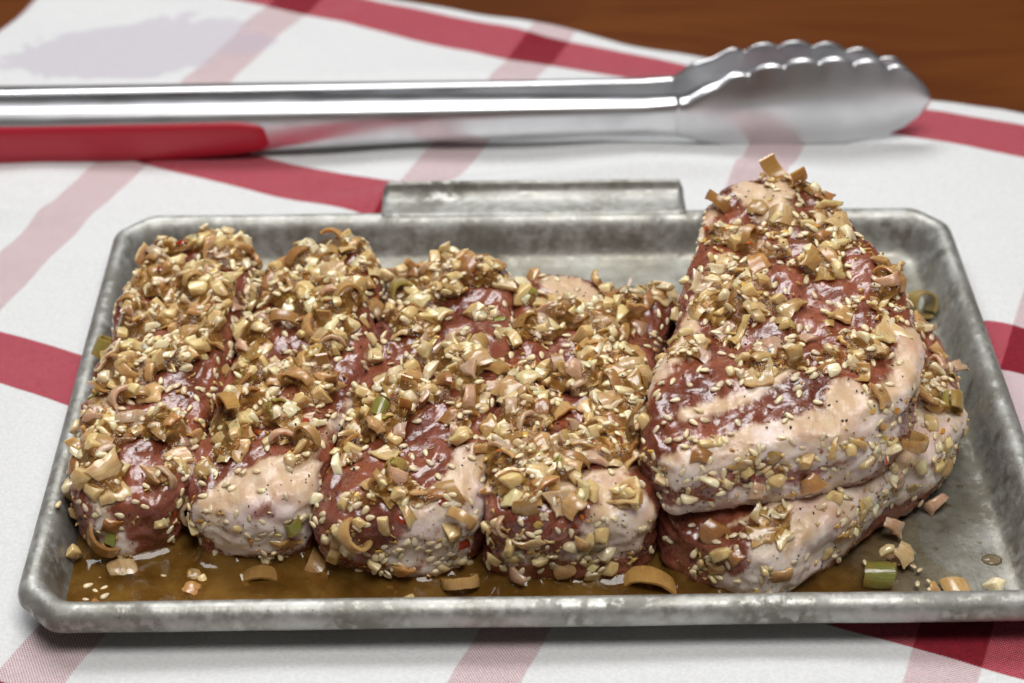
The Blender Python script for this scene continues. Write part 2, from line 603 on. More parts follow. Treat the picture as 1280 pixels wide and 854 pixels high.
def make_tongs():
    root = empty('kitchen_tongs', (0, 0.18, 0.0))
    tag(root, 'stainless steel tongs with scalloped heads and red silicone grip, lying behind the tray', 'tongs')

    def arm(side):
        # side -1 near the viewer, +1 far; open channel facing the other arm
        ztop = [(-330, 24.5), (-205, 24.0), (-100, 23.3), (0, 22.6), (45, 22.3), (62, 23.0)]
        zbot = [(-330, 0.6), (-205, 0.6), (-140, 1.2), (-103, 3.4), (-6, 7.6), (45, 9.2), (62, 6.5)]
        dep = [(-330, 14), (-190, 13.5), (-100, 11.5), (0, 9.0), (45, 7.0), (62, 5.5)]
        if side > 0: dep = [(-330, 13), (-205, 12.5), (-100, 9.8), (0, 6.2), (62, 5.5)]
        ye = [(-330, 176.5), (-100, 178), (0, 178), (45, 176.6), (60, 176)] if side < 0 else [(-330, 177.8), (-205, 178.5), (-100, 182), (0, 185.5), (60, 188)]
        xs = np.concatenate([np.linspace(-330, 30, 60), np.linspace(34, 59.2, 12)])
        nv = 22
        V = []
        for x in xs:
            zt, zb, dp, y0 = lerp_tab(ztop, x), lerp_tab(zbot, x), lerp_tab(dep, x), lerp_tab(ye, x)
            zc, hz = (zt + zb) / 2, (zt - zb) / 2
            for j in range(nv):
                a = math.pi * j / (nv - 1)
                ca, sa = math.cos(a), math.sin(a)
                e = 0.5
                V.append((x * MM, (y0 + side * dp * abs(sa) ** e) * MM, (zc + hz * math.copysign(abs(ca) ** e, ca)) * MM))
        Fc = grid_faces(len(xs), nv)
        if side > 0: Fc = [f[::-1] for f in Fc]
        o = obj('arm', mesh_from('arm', V, Fc), M['steel'], root)
        s = o.modifiers.new('sheet', 'SOLIDIFY')
        s.thickness = 0.0011
        s.offset = 0
        return o, ztop, zbot, dep, ye

    def head(side):
        if side < 0:
            top = [(57, 22.7), (59, 22.9), (62, 23.6), (68, 27.2), (76, 30.2), (88, 34.0), (102, 37.2), (116, 38.0), (130, 37.0), (142, 35.0), (149, 31.8), (153, 28), (155.6, 24.6), (156.7, 22.5), (157, 20.5)]
            bot = [(57, 6.9), (59, 6.7), (62, 6.0), (68, 3.6), (76, 1.7), (101, 0.9), (126, 1.8), (140, 4.8), (148, 8.8), (153, 13.0), (156, 17.2), (157, 20.5)]
            y0, x1 = 174.0, 157.0
        else:
            top = [(57, 22.8), (59, 23.2), (66, 29.5), (82, 34.4), (100, 36.8), (116, 36.2), (132, 33.4), (145, 29.5), (151, 25), (153, 19.5)]
            bot = [(57, 6.9), (59, 6.7), (66, 4.2), (76, 1.6), (101, 0.7), (126, 2.0), (140, 6.0), (149, 14.5), (153, 19.5)]
            y0, x1 = 186.0, 153.0
        xs = np.linspace(58.4, x1, 130)
        nv = 26
        V = []
        for x in xs:
            zt, zb = lerp_tab(top, x), lerp_tab(bot, x)
            k = (x - 72) / 13.4
            sc = 0.0
            if 0 < k < 6:
                sc = (2.7 * abs(math.sin(math.pi * k)) ** 0.75 - 1.2) * min(1, k * 2, (6 - k) * 2)
            frac = (x - 57) / (x1 - 57)
            bl = (2.6 if side < 0 else 4.2) + 1.4 * math.sin(math.pi * min(frac * 1.05, 1)) ** 0.8
            if frac > 0.8:
                bl *= math.sqrt(max(1 - ((frac - 0.8) / 0.2) ** 2, 0.0)) * 0.85 + 0.15
            mixk = min(max((x - 59) / 26, 0), 1)
            mixk = mixk * mixk * (3 - 2 * mixk)
            ya, da = (176.0, 5.8) if side < 0 else (188.0, 5.8)
            for j in range(nv):
                t = 2 * j / (nv - 1) - 1
                z = (zt + zb) / 2 - (zt - zb) / 2 * t
                if t < 0: z += sc * (-t) ** 7
                prof = math.cos(math.pi * t / 2)
                rib = 0.0
                if t < -0.45 and 0 < k < 6:
                    rib = 0.10 * abs(math.sin(math.pi * k)) * min((-t - 0.45) / 0.5, 1)
                yh = (y0 + 0.5 + (z / 37.0) * 1.0 if side < 0 else y0 + (z / 37.0) * 5.0) + side * (bl * prof + rib)
                yarm = ya + side * da * (1 - abs(t) ** 4) ** 0.25
                y = yarm + (yh - yarm) * mixk
                V.append((x * MM, y * MM, z * MM))
        Fc = grid_faces(len(xs), nv)
        if side > 0: Fc = [f[::-1] for f in Fc]
        o = obj('scalloped_head', mesh_from('scalloped_head', V, Fc), M['steel'], root)
        s = o.modifiers.new('sheet', 'SOLIDIFY')
        s.thickness = 0.0010
        s.offset = 0
        return o

    def grip(side, ztop, zbot, dep, ye):
        xs = np.concatenate([np.linspace(-330, -125, 50), np.linspace(-123, -100.5, 26)])
        nv = 22
        V = []
        for x in xs:
            zt, zb, dp, y0 = lerp_tab(ztop, x), lerp_tab(zbot, x), lerp_tab(dep, x), lerp_tab(ye, x)
            zc, hz = (zt + zb) / 2, (zt - zb) / 2
            kx = 1.0
            if x > -190:
                kx = 1 - ((x + 190) / 89.5) ** 2.2 * 0.42
            if x > -114:
                kx *= math.sqrt(max(1 - ((x + 114) / 13.6) ** 2, 0.0004))
            amid, ahalf = 1.98 - 0.30 * (1 - min(kx / 0.58, 1.0)) * 0 - 0.25 * min(max((x + 190) / 89.5, 0), 1) ** 2, 0.80 * kx
            for j in range(nv):
                s = 2 * j / (nv - 1) - 1
                a = amid + ahalf * s
                ca, sa = math.cos(a), math.sin(a)
                e = 0.5
                puff = 2.4 * (1 - abs(s) ** 4) * min(kx * 2.2, 1) - 0.35
                yy = side * (dp * abs(sa) ** e)
                zz = hz * math.copysign(abs(ca) ** e, ca)
                L = math.hypot(yy, zz) + 1e-6
                V.append((x * MM, (y0 + yy + puff * yy / L) * MM, max(zc + zz + puff * zz / L, 0.5) * MM))
        Fc = grid_faces(len(xs), nv)
        if side > 0: Fc = [f[::-1] for f in Fc]
        o = obj('grip', mesh_from('grip', V, Fc), M['rubber'], root)
        return o

    for side in (-1, 1):
        a = arm(side)
        head(side)
        grip(side, *a[1:])
    return root


make_tongs()


# ------------------------------------------------------------------ chops
def catmull(pts, n):
    pts = [Vector(p) for p in pts]
    m = len(pts)
    out = []
    for k in range(m):
        p0, p1, p2, p3 = pts[k - 1], pts[k], pts[(k + 1) % m], pts[(k + 2) % m]
        for i in range(12):
            t = i / 12
            out.append(0.5 * ((2 * p1) + (p2 - p0) * t + (2 * p0 - 5 * p1 + 4 * p2 - p3) * t * t + (3 * p1 - p0 - 3 * p2 + p3) * t ** 3))
    # even resampling
    seg = [(out[(i + 1) % len(out)] - out[i]).length for i in range(len(out))]
    tot = sum(seg)
    res, acc, i = [], 0.0, 0
    for k in range(n):
        want = tot * k / n
        while acc + seg[i] < want:
            acc += seg[i]
            i += 1
        res.append(out[i].lerp(out[(i + 1) % len(out)], (want - acc) / seg[i]))
    return res


def make_chop(name, outline, spine, zb, zt, seed, e=(0.27, 0.38), bulge=0.0, fat=(), lean=(), glaze=0.5, dome=1.2, lump=1.5):
    """outline: mid-height plan in mm; zb / zt: functions of (x, y) in mm giving the underside and the top"""
    N, R = 260, 110
    ring = catmull(outline, N)
    s0, s1 = Vector(spine[0]), Vector(spine[1])
    sd = s1 - s0
    V = []
    for i in range(R):
        ph = -math.pi / 2 + math.pi * (i + 0.35) / (R - 0.3)
        r = max(math.cos(ph), 0.0) ** (e[0] if ph > 0 else (0.13 if zb(0, 0) == zb(50, 50) else 0.24))
        zz = math.copysign(abs(math.sin(ph)) ** e[1], math.sin(ph))
        for q in ring:
            t = max(0, min(1, (q - s0).dot(sd) / sd.length_squared))
            s = s0 + sd * t
            pq = s + (q - s) * (r * (1 + bulge * (1 - abs(zz))))
            b_, t_ = zb(pq.x, pq.y), zt(pq.x, pq.y)
            z = (b_ + t_) / 2 + (t_ - b_) / 2 * zz
            if zz > 0: z += dome * (1 - r) * zz
            V.append(Vector((pq.x, pq.y, z)))
    Fc = []
    for i in range(R - 1):
        for j in range(N):
            j2 = (j + 1) % N
            Fc.append((i * N + j, i * N + j2, (i + 1) * N + j2, (i + 1) * N + j))
    V.append(sum((V[j] for j in range(N)), Vector()) / N)
    V.append(sum((V[(R - 1) * N + j] for j in range(N)), Vector()) / N)
    nb, ntp = len(V) - 2, len(V) - 1
    for j in range(N):
        j2 = (j + 1) % N
        Fc.append((nb, j2, j))
        Fc.append((ntp, (R - 1) * N + j, (R - 1) * N + j2))
    me0 = mesh_from(name + '_raw', V, Fc)
    tmp = obj(name + '_raw', me0)
    rm = tmp.modifiers.new('remesh', 'REMESH')
    rm.mode = 'VOXEL'
    rm.voxel_size = 0.95
    sm = tmp.modifiers.new('smooth', 'SMOOTH')
    sm.factor = 0.5
    sm.iterations = 5
    dg = bpy.context.evaluated_depsgraph_get()
    me = bpy.data.meshes.new_from_object(tmp.evaluated_get(dg))
    bpy.data.objects.remove(tmp)
    bpy.data.meshes.remove(me0)
    me.name = name
    me.polygons.foreach_set('use_smooth', [True] * len(me.polygons))
    nor = [v.normal.copy() for v in me.vertices]
    fa, ga = [], []
    for v, nn in zip(me.vertices, nor):
        p = v.co.copy()
        o = Vector((seed * 7.3, seed * 3.1, seed * 1.7))
        d = lump * (noise.noise(p / 27 + o) * 1.5 + noise.noise(p / 15 + o) * 1.2 + 0.8 * noise.noise(p / 8.0 + o))
        d += 0.75 * (0.5 - abs(noise.noise(Vector((p.x / 5.0, p.y / 9.0, p.z / 4.0)) + o)) * 2.0) + 0.35 * noise.noise(p / 2.4 + o)
        # value of the fat mask, from capsules (x, y, z, radius)
        f = 0.0
        for cap in fat:
            f = max(f, cap_val(p, cap))
        for cap in lean:
            f = min(f, 1 - cap_val(p, cap))
        f += 0.10 * noise.noise(p / 5 + o)
        d += 0.7 * (f - 0.4)
        v.co = (p + nn * d)
        if v.co.z < FLOOR + 0.3: v.co.z = FLOOR + 0.3
        lim = 140.5 + min(max(v.co.z - 8, 0), 9) * 0.4
        if abs(v.co.x) > lim: v.co.x = math.copysign(lim + (abs(v.co.x) - lim) * 0.1, v.co.x)
        v.co *= MM
        fa.append(f)
        g = glaze + 0.15 + 0.35 * max(nn.z, 0) - 0.15 * max(-nn.y, 0) + 0.45 * noise.noise(p / 11 + o * 1.3)
        ga.append(g)
    at = me.attributes.new('fat', 'FLOAT', 'POINT')
    at.data.foreach_set('value', fa)
    at = me.attributes.new('glaze', 'FLOAT', 'POINT')
    at.data.foreach_set('value', ga)
    me.update()
    return me


def cap_val(p, cap):
    pts, r = cap
    best = 1e9
    for k in range(len(pts) - 1):
        a, b_ = pts[k], pts[k + 1]
        ab = b_ - a
        t = max(0, min(1, (p - a).dot(ab) / max(ab.length_squared, 1e-6)))
        best = min(best, (p - a - ab * t).length)
    if len(pts) == 1:
        best = (p - pts[0]).length
    return max(0.0, min(1.0, 0.5 + (r - best) / 5.0))


def caps(*lst):
    return [([Vector(q) for q in pts], r) for pts, r in lst]


def lin(c, ax, ay, cx=0, cy=0):
    return lambda x, y: c + ax * (x - cx) + ay * (y - cy)


FAT = {}
LEAN = {}
FAT['A'] = caps(*(([(-135.4, -20.4, 30.2), (-135.0, -44.8, 27.8), (-128.6, -60.5, 25.6), (-125.2, -65.9, 8.5)], 4.5), ([(-108.7, -39.3, 29.1), (-105.1, -44.9, 22.9), (-102.1, -58.1, 26.2)], 3), ([(-95.7, 45.3, 29.8)], 2),))
LEAN['A'] = caps(*(([(-119.4, -47.6, 29.9), (-113.8, -63.6, 18.8), (-109.3, -58.3, 23.3)], 7),))
FAT['B'] = caps(*(([(-96.7, -69.4, 20.4), (-84.0, -61.9, 29.0), (-72.6, -60.7, 27.8), (-75.1, -68.3, 16.1), (-91.4, -69.7, 14.5)], 8), ([(-71.0, -54.7, 30.4), (-62.4, -35.3, 28.4), (-52.9, -18.2, 30.4)], 2.2), ([(-53.7, -6.0, 24.3), (-54.0, 21.2, 26.6)], 3.5),))
FAT['C'] = caps(*(([(-41.2, -77.7, 14.6), (-35.1, -75.3, 27.6), (-25.9, -69.4, 31.4), (-21.4, -56.9, 30.0), (-24.9, -76.4, 22.4), (-30.9, -76.9, 10.6)], 6), ([(-28.2, -66.9, 32.4), (-19.0, -48.0, 28.7), (-9.4, -38.5, 33.1)], 3), ([(-54.0, -75.1, 12.5), (-40.2, -77.0, 7.8)], 3), ([(-18.9, -6.4, 33.5), (-8.6, 17.1, 28.9)], 3),))
FAT['D'] = caps(*(([(-13.3, -68.7, 30.6), (3.8, -70.5, 31.3), (20.2, -65.0, 30.6), (28.0, -54.4, 27.1)], 3), ([(19.8, -71.9, 29.8), (24.3, -76.7, 24.8), (15.1, -78.6, 23.7)], 7), ([(7.3, 31.2, 33.2), (16.1, 21.5, 33.4)], 7), ([(-10.1, -78.7, 15.0), (8.3, -79.7, 15.5), (24.6, -76.7, 15.7)], 3),))
FAT['E'] = caps(*(([(37.4, -74.6, 40.7), (53.2, -71.6, 46.7), (71.8, -66.5, 48.1), (90.9, -61.4, 46.7), (102.7, -50.6, 49.8), (109.7, -29.8, 51.7)], 5.5), ([(38.3, -73.0, 24.5), (56.4, -73.1, 28.8), (73.6, -64.5, 28.8), (86.9, -65.0, 34.9), (96.4, -59.5, 40.7)], 6), ([(40.5, -60.1, 49.3), (56.9, -55.3, 51.1), (70.5, -47.0, 53.3)], 2.5), ([(29.0, -39.8, 27.5), (31.6, -43.1, 45.1), (40.5, -31.9, 51.3), (47.2, -9.5, 52.9)], 3), ([(67.4, 45.7, 60.3), (73.4, 30.7, 61.9), (83.1, 45.4, 60.2)], 5), ([(51.6, 25.1, 53.7), (59.3, 41.1, 58.6)], 2.5), ([(71.6, -69.8, 45.0), (86.0, -64.2, 46.0), (86.5, -56.9, 51.9)], 7),))
FAT['F'] = caps(*(([(57.9, -84.7, 22.3), (74.3, -78.7, 25.8), (93.3, -59.0, 26.9), (107.5, -43.4, 29.1), (122.6, -27.4, 28.7)], 10), ([(56.1, -86.9, 10.6), (72.5, -82.2, 13.7), (92.7, -67.6, 18.9), (121.3, -40.0, 20.0)], 8), ([(110.6, -41.7, 45.8), (124.4, -32.2, 26.2)], 8),))
LEAN['F'] = caps(*(([(34.2, -72.6, 15.0), (44.5, -83.0, 21.0), (51.2, -85.0, 19.6)], 6), ([(46.7, -82.1, 23.2), (55.8, -81.9, 24.4)], 4),))
CH = {}
CH['A'] = make_chop('chop', [(-131, -65), (-114, -67), (-105, -58), (-102, -40), (-100, -10), (-94, 22), (-93, 50), (-104, 61), (-120, 57), (-135, 44), (-140, 2), (-141, -28), (-139, -56)],
                    [(-121, -38), (-114, 34)], lin(2, 0, 0), lin(31, 0.10, 0.08, -120, 0), 1, glaze=0.35, fat=FAT.get('A', ()), lean=LEAN.get('A', ()))
CH['B'] = make_chop('chop', [(-105, -58), (-101, -68), (-88, -72), (-74, -69), (-66, -61), (-62, -44), (-54, -15), (-51, 18), (-52, 46), (-62, 55), (-82, 51), (-93, 43), (-97, 8), (-102, -30)],
                    [(-86, -44), (-72, 26)], lin(2, 0, 0), lin(32, 0.16, 0.05, -78, 0), 2, glaze=0.3, fat=FAT.get('B', ()), lean=LEAN.get('B', ()))
CH['C'] = make_chop('chop', [(-67, -62), (-61, -75), (-46, -80), (-27, -77), (-19, -68), (-16, -48), (-11, -18), (-7, 16), (-9, 38), (-22, 47), (-42, 45), (-51, 38), (-55, 0), (-62, -36)],
                    [(-42, -50), (-29, 22)], lin(2, 0, 0), lin(33, 0.14, 0.02, -36, 0), 3, glaze=0.3, fat=FAT.get('C', ()), lean=LEAN.get('C', ()))
CH['D'] = make_chop('chop', [(-19, -68), (-14, -79), (6, -82), (25, -78), (33, -68), (32, -42), (41, 5), (46, 27), (28, 33), (8, 43), (-6, 38), (-10, 18), (-13, -12), (-17, -45)],
                    [(6, -50), (16, 12)], lin(2, 0, 0), lin(33, -0.03, 0.01, 5, 0), 4, glaze=0.4, fat=FAT.get('D', ()), lean=LEAN.get('D', ()))
CH['F'] = make_chop('chop', [(33, -70), (42, -83), (58, -88), (72, -85), (98, -63), (124, -40), (131, -20), (128, 8), (110, 34), (80, 46), (54, 40), (44, 8), (38, -30)],
                    [(66, -40), (90, 8)], lin(2, 0, 0), lin(29, 0.02, 0.06, 80, -20), 5, glaze=0.25, fat=FAT.get('F', ()), lean=LEAN.get('F', ()))
CH['E'] = make_chop('chop', [(28, -60), (33, -72), (42, -76), (84, -68), (102, -58), (110, -44), (113, -26), (110, 0), (102, 24), (92, 46), (84, 54), (66, 54), (57, 46), (48, 18), (39, -16), (31, -44)],
                    [(66, -34), (78, 16)], lin(28, 0.0, 0.12, 70, -30), lin(54, 0.07, 0.10, 70, -30), 6, glaze=0.35, bulge=0.0, dome=1.5, fat=FAT.get('E', ()), lean=LEAN.get('E', ()))
CHOP_LABEL = {
    'A': 'leftmost raw chop, heaped with topping, its near end dark red',
    'B': 'second raw chop from the left, with a pale pink fat near end',
    'C': 'third raw chop from the left, half red and half white at its near end',
    'D': 'fourth raw chop from the left, widest, with a pale fat rim at its near end',
    'E': 'raw chop lying on top of another at the right of the tray, the highest one',
    'F': 'pale fatty raw chop underneath the stacked one at the right of the tray',
}
CHOBJ = {}
for k in 'ABCDFE':
    CHOBJ[k] = obj('lamb_chop', CH[k], M['meat'])
    tag(CHOBJ[k], CHOP_LABEL[k], 'chop', 'raw chops on the tray')
#TOPPINGS
# ------------------------------------------------------------------ chopped pieces: shapes
RNG = random.Random(11)


def set_tint(me, col, var=0.0, rng=RNG):
    at = me.color_attributes.new('tint', 'FLOAT_COLOR', 'POINT')
    c = []
    for v in me.vertices:
        c += [col[0], col[1], col[2], 1.0]
    at.data.foreach_set('color', c)


def jitter(col, amt):
    k = 1 + RNG.uniform(-amt, amt)
    return tuple(max(0.0, min(1.0, c * k * (1 + RNG.uniform(-amt, amt) * 0.35))) for c in col)


def sesame_mesh(i):
    nu, nv = 10, 7
    L, Wd, T = RNG.uniform(1.4, 1.7), RNG.uniform(0.8, 1.0), RNG.uniform(0.45, 0.58)
    V = []
    for a in range(nu):
        t = math.pi * (a + 0.0) / (nu - 1)
        x = -math.cos(t)
        r = math.sin(t) ** 0.85 * (1 - 0.28 * x)
        for b_ in range(8):
            ph = 2 * math.pi * b_ / 8
            V.append((x * L * MM, r * math.cos(ph) * Wd * MM, r * math.sin(ph) * T * MM))
    Fc = []
    for a in range(nu - 1):
        for b_ in range(8):
            b2 = (b_ + 1) % 8
            Fc.append((a * 8 + b_, (a + 1) * 8 + b_, (a + 1) * 8 + b2, a * 8 + b2))
    me = mesh_from('sesame_seed', V, Fc)
    set_tint(me, jitter((0.76, 0.62, 0.40), 0.13))
    me.materials.append(M['seed'])
    return me


def hull_mesh(name, size, flat, npts, bev, col, mat):
    bm = bmesh.new()
    sx, sy, sz = size * RNG.uniform(0.8, 1.25), size * RNG.uniform(0.6, 1.0), size * flat * RNG.uniform(0.75, 1.2)
    sh = RNG.uniform(-0.35, 0.35)
    if bev > 0:
        tq = [RNG.uniform(0.45, 1.0) for _ in range(4)]
        pts = [Vector((cx * RNG.uniform(0.45, 1.1), cy * RNG.uniform(0.4, 1.1), cz * RNG.uniform(0.5, 1.0))) for cx in (-1, 1) for cy in (-1, 1) for cz in (-1, 1)]
        for q, p in enumerate(pts):
            if p.z > 0:
                p.x *= tq[q % 4]
                p.y *= tq[(q + 1) % 4]
        pts += [Vector((RNG.uniform(-0.6, 0.6), RNG.uniform(-0.6, 0.6), 1.0)), Vector((1.05 * RNG.choice([-1, 1]), RNG.uniform(-0.5, 0.5), RNG.uniform(-0.4, 0.4)))]
    else:
        pts = []
        for k in range(npts):
            p = Vector((RNG.uniform(-1, 1), RNG.uniform(-1, 1), RNG.uniform(-1, 1)))
            pts.append(p / max(abs(c) for c in p) * RNG.uniform(0.82, 1.0))
    for p in pts:
        p.x += p.z * sh
        bm.verts.new((p.x * sx / 2 * MM, p.y * sy / 2 * MM, p.z * sz / 2 * MM))
    r = bmesh.ops.convex_hull(bm, input=bm.verts[:])
    junk = [g for g in set(r['geom_interior'] + r['geom_unused']) if isinstance(g, bmesh.types.BMVert)]
    bmesh.ops.delete(bm, geom=junk, context='VERTS')
    if bev > 0:
        bmesh.ops.dissolve_limit(bm, angle_limit=0.3, verts=bm.verts[:], edges=bm.edges[:])
        bmesh.ops.bevel(bm, geom=bm.edges[:], offset=bev * MM, segments=2, profile=0.5, affect='EDGES', clamp_overlap=True)
    bmesh.ops.triangulate(bm, faces=bm.faces[:])
    o = Vector((RNG.random() * 50, RNG.random() * 50, 0))
    for v in bm.verts:
        v.co += Vector((noise.noise(v.co * 500 + o), noise.noise(v.co * 500 + o + Vector((9, 0, 0))), noise.noise(v.co * 500 + o + Vector((0, 9, 0))))) * (size * 0.05 * MM)
    me = bpy.data.meshes.new(name)
    bm.to_mesh(me)
    bm.free()
    me.polygons.foreach_set('use_smooth', [True] * len(me.polygons))
    me.set_sharp_from_angle(angle=math.radians(60 if bev > 0 else 40))
    set_tint(me, col)
    me.materials.append(mat)
    return me


def shell_mesh(name, fn, nu, nv, thick, col, mat, uvscale=(1, 1), edge=0.36):
    """curved sheet with thickness; fn(s, t) -> (point mm, normal), s,t in 0..1; fibres run along t"""
    V, UV = [], []
    for side in (0, 1):
        for i in range(nu):
            for j in range(nv):
                p, n = fn(i / (nu - 1), j / (nv - 1))
                e = min(i, nu - 1 - i, 1) * min(j, nv - 1 - j, 1)
                th = thick * (0.5 if e else edge)
                V.append((p + n * (th if side else -th)) * MM)
                UV.append((i / (nu - 1) * uvscale[0], j / (nv - 1) * uvscale[1]))
    k = nu * nv
    Fc = [f[::-1] for f in grid_faces(nu, nv)] + grid_faces(nu, nv, off=k)
    bd = [(i, 0) for i in range(nu)] + [(nu - 1, j) for j in range(1, nv)] + [(i, nv - 1) for i in range(nu - 2, -1, -1)] + [(0, j) for j in range(nv - 2, 0, -1)]
    for a in range(len(bd)):
        p, q = bd[a], bd[(a + 1) % len(bd)]
        ip, iq = p[0] * nv + p[1], q[0] * nv + q[1]
        Fc.append((ip, iq, iq + k, ip + k))
    me = mesh_from(name, V, Fc)
    bm = bmesh.new()
    bm.from_mesh(me)
    bmesh.ops.recalc_face_normals(bm, faces=bm.faces[:])
    c = sum((v.co for v in bm.verts), Vector()) / len(bm.verts)
    for v in bm.verts:
        v.co -= c
    bm.to_mesh(me)
    bm.free()
    me.polygons.foreach_set('use_smooth', [True] * len(me.polygons))
    me.set_sharp_from_angle(angle=math.radians(62))
    uvl = me.uv_layers.new(name='fib')
    li = np.zeros(len(me.loops), dtype=np.int32)
    me.loops.foreach_get('vertex_index', li)
    uvl.data.foreach_set('uv', np.array(UV, dtype=np.float32)[li].ravel())
    set_tint(me, col)
    me.materials.append(mat)
    return me


def onion_mesh(i, shred=False):
    R1, R2 = RNG.uniform(5, 11), RNG.uniform(7, 15)
    if shred:
        A, B = RNG.uniform(5.5, 9.0), RNG.uniform(1.0, 1.8)
        R1 = RNG.uniform(3.5, 7.0)
    else:
        A, B = RNG.uniform(2.4, 4.8), RNG.uniform(2.2, 3.8)
    tp = RNG.uniform(0.45, 1.0)
    sk = RNG.uniform(-0.5, 0.5)
    tw = RNG.uniform(-0.10, 0.10)
    o = Vector((RNG.random() * 40, RNG.random() * 40, 0))

    def fn(s, t):
        a = (s * 2 - 1) * A * (1 - (1 - tp) * t)
        b_ = (t * 2 - 1) * B + sk * (s - 0.5) * B
        al, be = a / R1, b_ / R2
        n = Vector((math.sin(al), math.sin(be), max(math.cos(al) * math.cos(be), 0.05))).normalized()
        p = Vector((R1 * math.sin(al), b_ + tw * a * b_, R1 * (math.cos(al) - 1) + R2 * (math.cos(be) - 1)))
        p += n * 0.9 * noise.noise(p * 0.32 + o) + Vector((noise.noise(p * 0.5 + o * 2), noise.noise(p * 0.5 - o), 0)) * 0.7
        return p, n
    cols = [(0.52, 0.33, 0.13), (0.60, 0.41, 0.18), (0.68, 0.50, 0.25), (0.45, 0.26, 0.09), (0.60, 0.42, 0.29), (0.58, 0.37, 0.16), (0.70, 0.55, 0.30), (0.36, 0.17, 0.06), (0.58, 0.37, 0.26)]
    return shell_mesh('shallot', fn, 9, 6, RNG.uniform(1.1, 2.2), jitter(cols[i % len(cols)], 0.15), M['onion'], (2 * A, 2 * B), 0.28)


def scallion_mesh(i, R=None, ang=None, L=None, col=None, th=None):
    keep = R is not None
    R = R or RNG.uniform(2.3, 4.6)
    ang = ang or RNG.choice([1.2, 1.5, 1.8, 2.2, 2.8, 5.0])
    L = L or RNG.uniform(2.2, 5.5)
    sl = RNG.uniform(-0.45, 0.45)
    cols = [(0.62, 0.43, 0.17), (0.66, 0.50, 0.23), (0.56, 0.36, 0.12), (0.54, 0.38, 0.12), (0.27, 0.25, 0.05), (0.60, 0.42, 0.15), (0.25, 0.28, 0.055), (0.68, 0.55, 0.28), (0.60, 0.40, 0.14), (0.62, 0.45, 0.18)]
    o = Vector((RNG.random() * 40, RNG.random() * 40, 0))
    gr = RNG.uniform(-0.06, 0.10)

    fl = RNG.uniform(0.5, 0.85) if not keep else 1.0

    def fn(s, t):
        a = (s - 0.5) * ang
        r = R * (1 + gr * (s - 0.5) * 2) + 0.25 * noise.noise(Vector((math.cos(a), math.sin(a), t)) * 1.3 + o)
        n = Vector((math.sin(a), 0, math.cos(a)))
        p = n * r + Vector((0, (t - 0.5) * L + sl * r * math.sin(a) + 0.5 * noise.noise(Vector((a * 1.5, 3, t)) + o), 0))
        p.z *= fl
        return p, Vector((n.x * fl, 0, n.z)).normalized()
    nu = max(8, int(ang * 4))
    return shell_mesh('scallion', fn, nu, 4, th or RNG.uniform(0.5, 0.9), jitter(col or cols[i % len(cols)], 0.12), M['scallion'], (R * ang, L))


def chilli_mesh(i):
    cols = [(0.42, 0.06, 0.01), (0.50, 0.13, 0.015), (0.30, 0.03, 0.01), (0.60, 0.26, 0.03)]
    return hull_mesh('chilli', RNG.uniform(2.2, 3.8), 0.3, 9, 0.0, jitter(cols[i % 4], 0.15), M['chilli'])


VAR = {
    'seed': [sesame_mesh(i) for i in range(8)],
    'garlic': [hull_mesh('garlic', RNG.choice([4.0, 4.8, 5.6, 6.4, 7.4]), RNG.uniform(0.45, 0.9), 12, 0.7, jitter(RNG.choice([(0.80, 0.66, 0.38), (0.76, 0.60, 0.30), (0.84, 0.73, 0.48), (0.70, 0.52, 0.24)]), 0.06), M['garlic']) for i in range(22)],
    'onion': [onion_mesh(i) for i in range(26)] + [onion_mesh(i, True) for i in range(5)],
    'scallion': [scallion_mesh(i) for i in range(22)],
    'chilli': [chilli_mesh(i) for i in range(8)],
    'chilliseed': [hull_mesh('chilli_seed', RNG.uniform(2.3, 2.9), 0.35, 26, 0.0, jitter((0.70, 0.42, 0.08), 0.1), M['chilli']) for i in range(3)],
    'crumb': [hull_mesh('mince', RNG.uniform(1.3, 2.6), 0.7, 8, 0.0, jitter(RNG.choice([(0.50, 0.32, 0.13), (0.60, 0.43, 0.2), (0.40, 0.23, 0.09), (0.68, 0.52, 0.27)]), 0.15), M['crumb']) for i in range(14)],
    'pepper': [hull_mesh('pepper', RNG.uniform(0.5, 0.9), 0.8, 7, 0.0, (0.012, 0.010, 0.008), M['pepper']) for i in range(4)],
}
VNP = {k: [np.array([v.co[:] for v in me.vertices]) for me in L] for k, L in VAR.items()}

# ------------------------------------------------------------------ heaping them up
BV = {k: BVHTree.FromPolygons([v.co for v in me.vertices], [tuple(p.vertices) for p in me.polygons]) for k, me in CH.items()}
bmv, bmf, off = [], [], 0
for me in CH.values():
    bmv += [v.co for v in me.vertices]
    bmf += [tuple(q + off for q in p.vertices) for p in me.polygons]
    off = len(bmv)
ALL = BVHTree.FromPolygons(bmv, bmf)
RES = 0.5
X0, Y0, NX, NY = -150.0, -98.0, 601, 393
H = np.full((NX, NY), FLOOR)
OWN = np.full((NX, NY), '-', dtype='<U1')
for k, bv in BV.items():
    co = np.array([v.co[:] for v in CH[k].vertices]) * 1000
    i0, i1 = int((co[:, 0].min() - X0) / RES), int((co[:, 0].max() - X0) / RES) + 1
    j0, j1 = int((co[:, 1].min() - Y0) / RES), int((co[:, 1].max() - Y0) / RES) + 1
    for i in range(max(i0, 0), min(i1 + 1, NX)):
        for j in range(max(j0, 0), min(j1 + 1, NY)):
            h = bv.ray_cast(Vector(((X0 + i * RES) * MM, (Y0 + j * RES) * MM, 0.2)), Vector((0, 0, -1)))
            if h[0] is not None:
                z = h[0].z * 1000
                if z > H[i, j]:
                    H[i, j] = z
                    OWN[i, j] = k
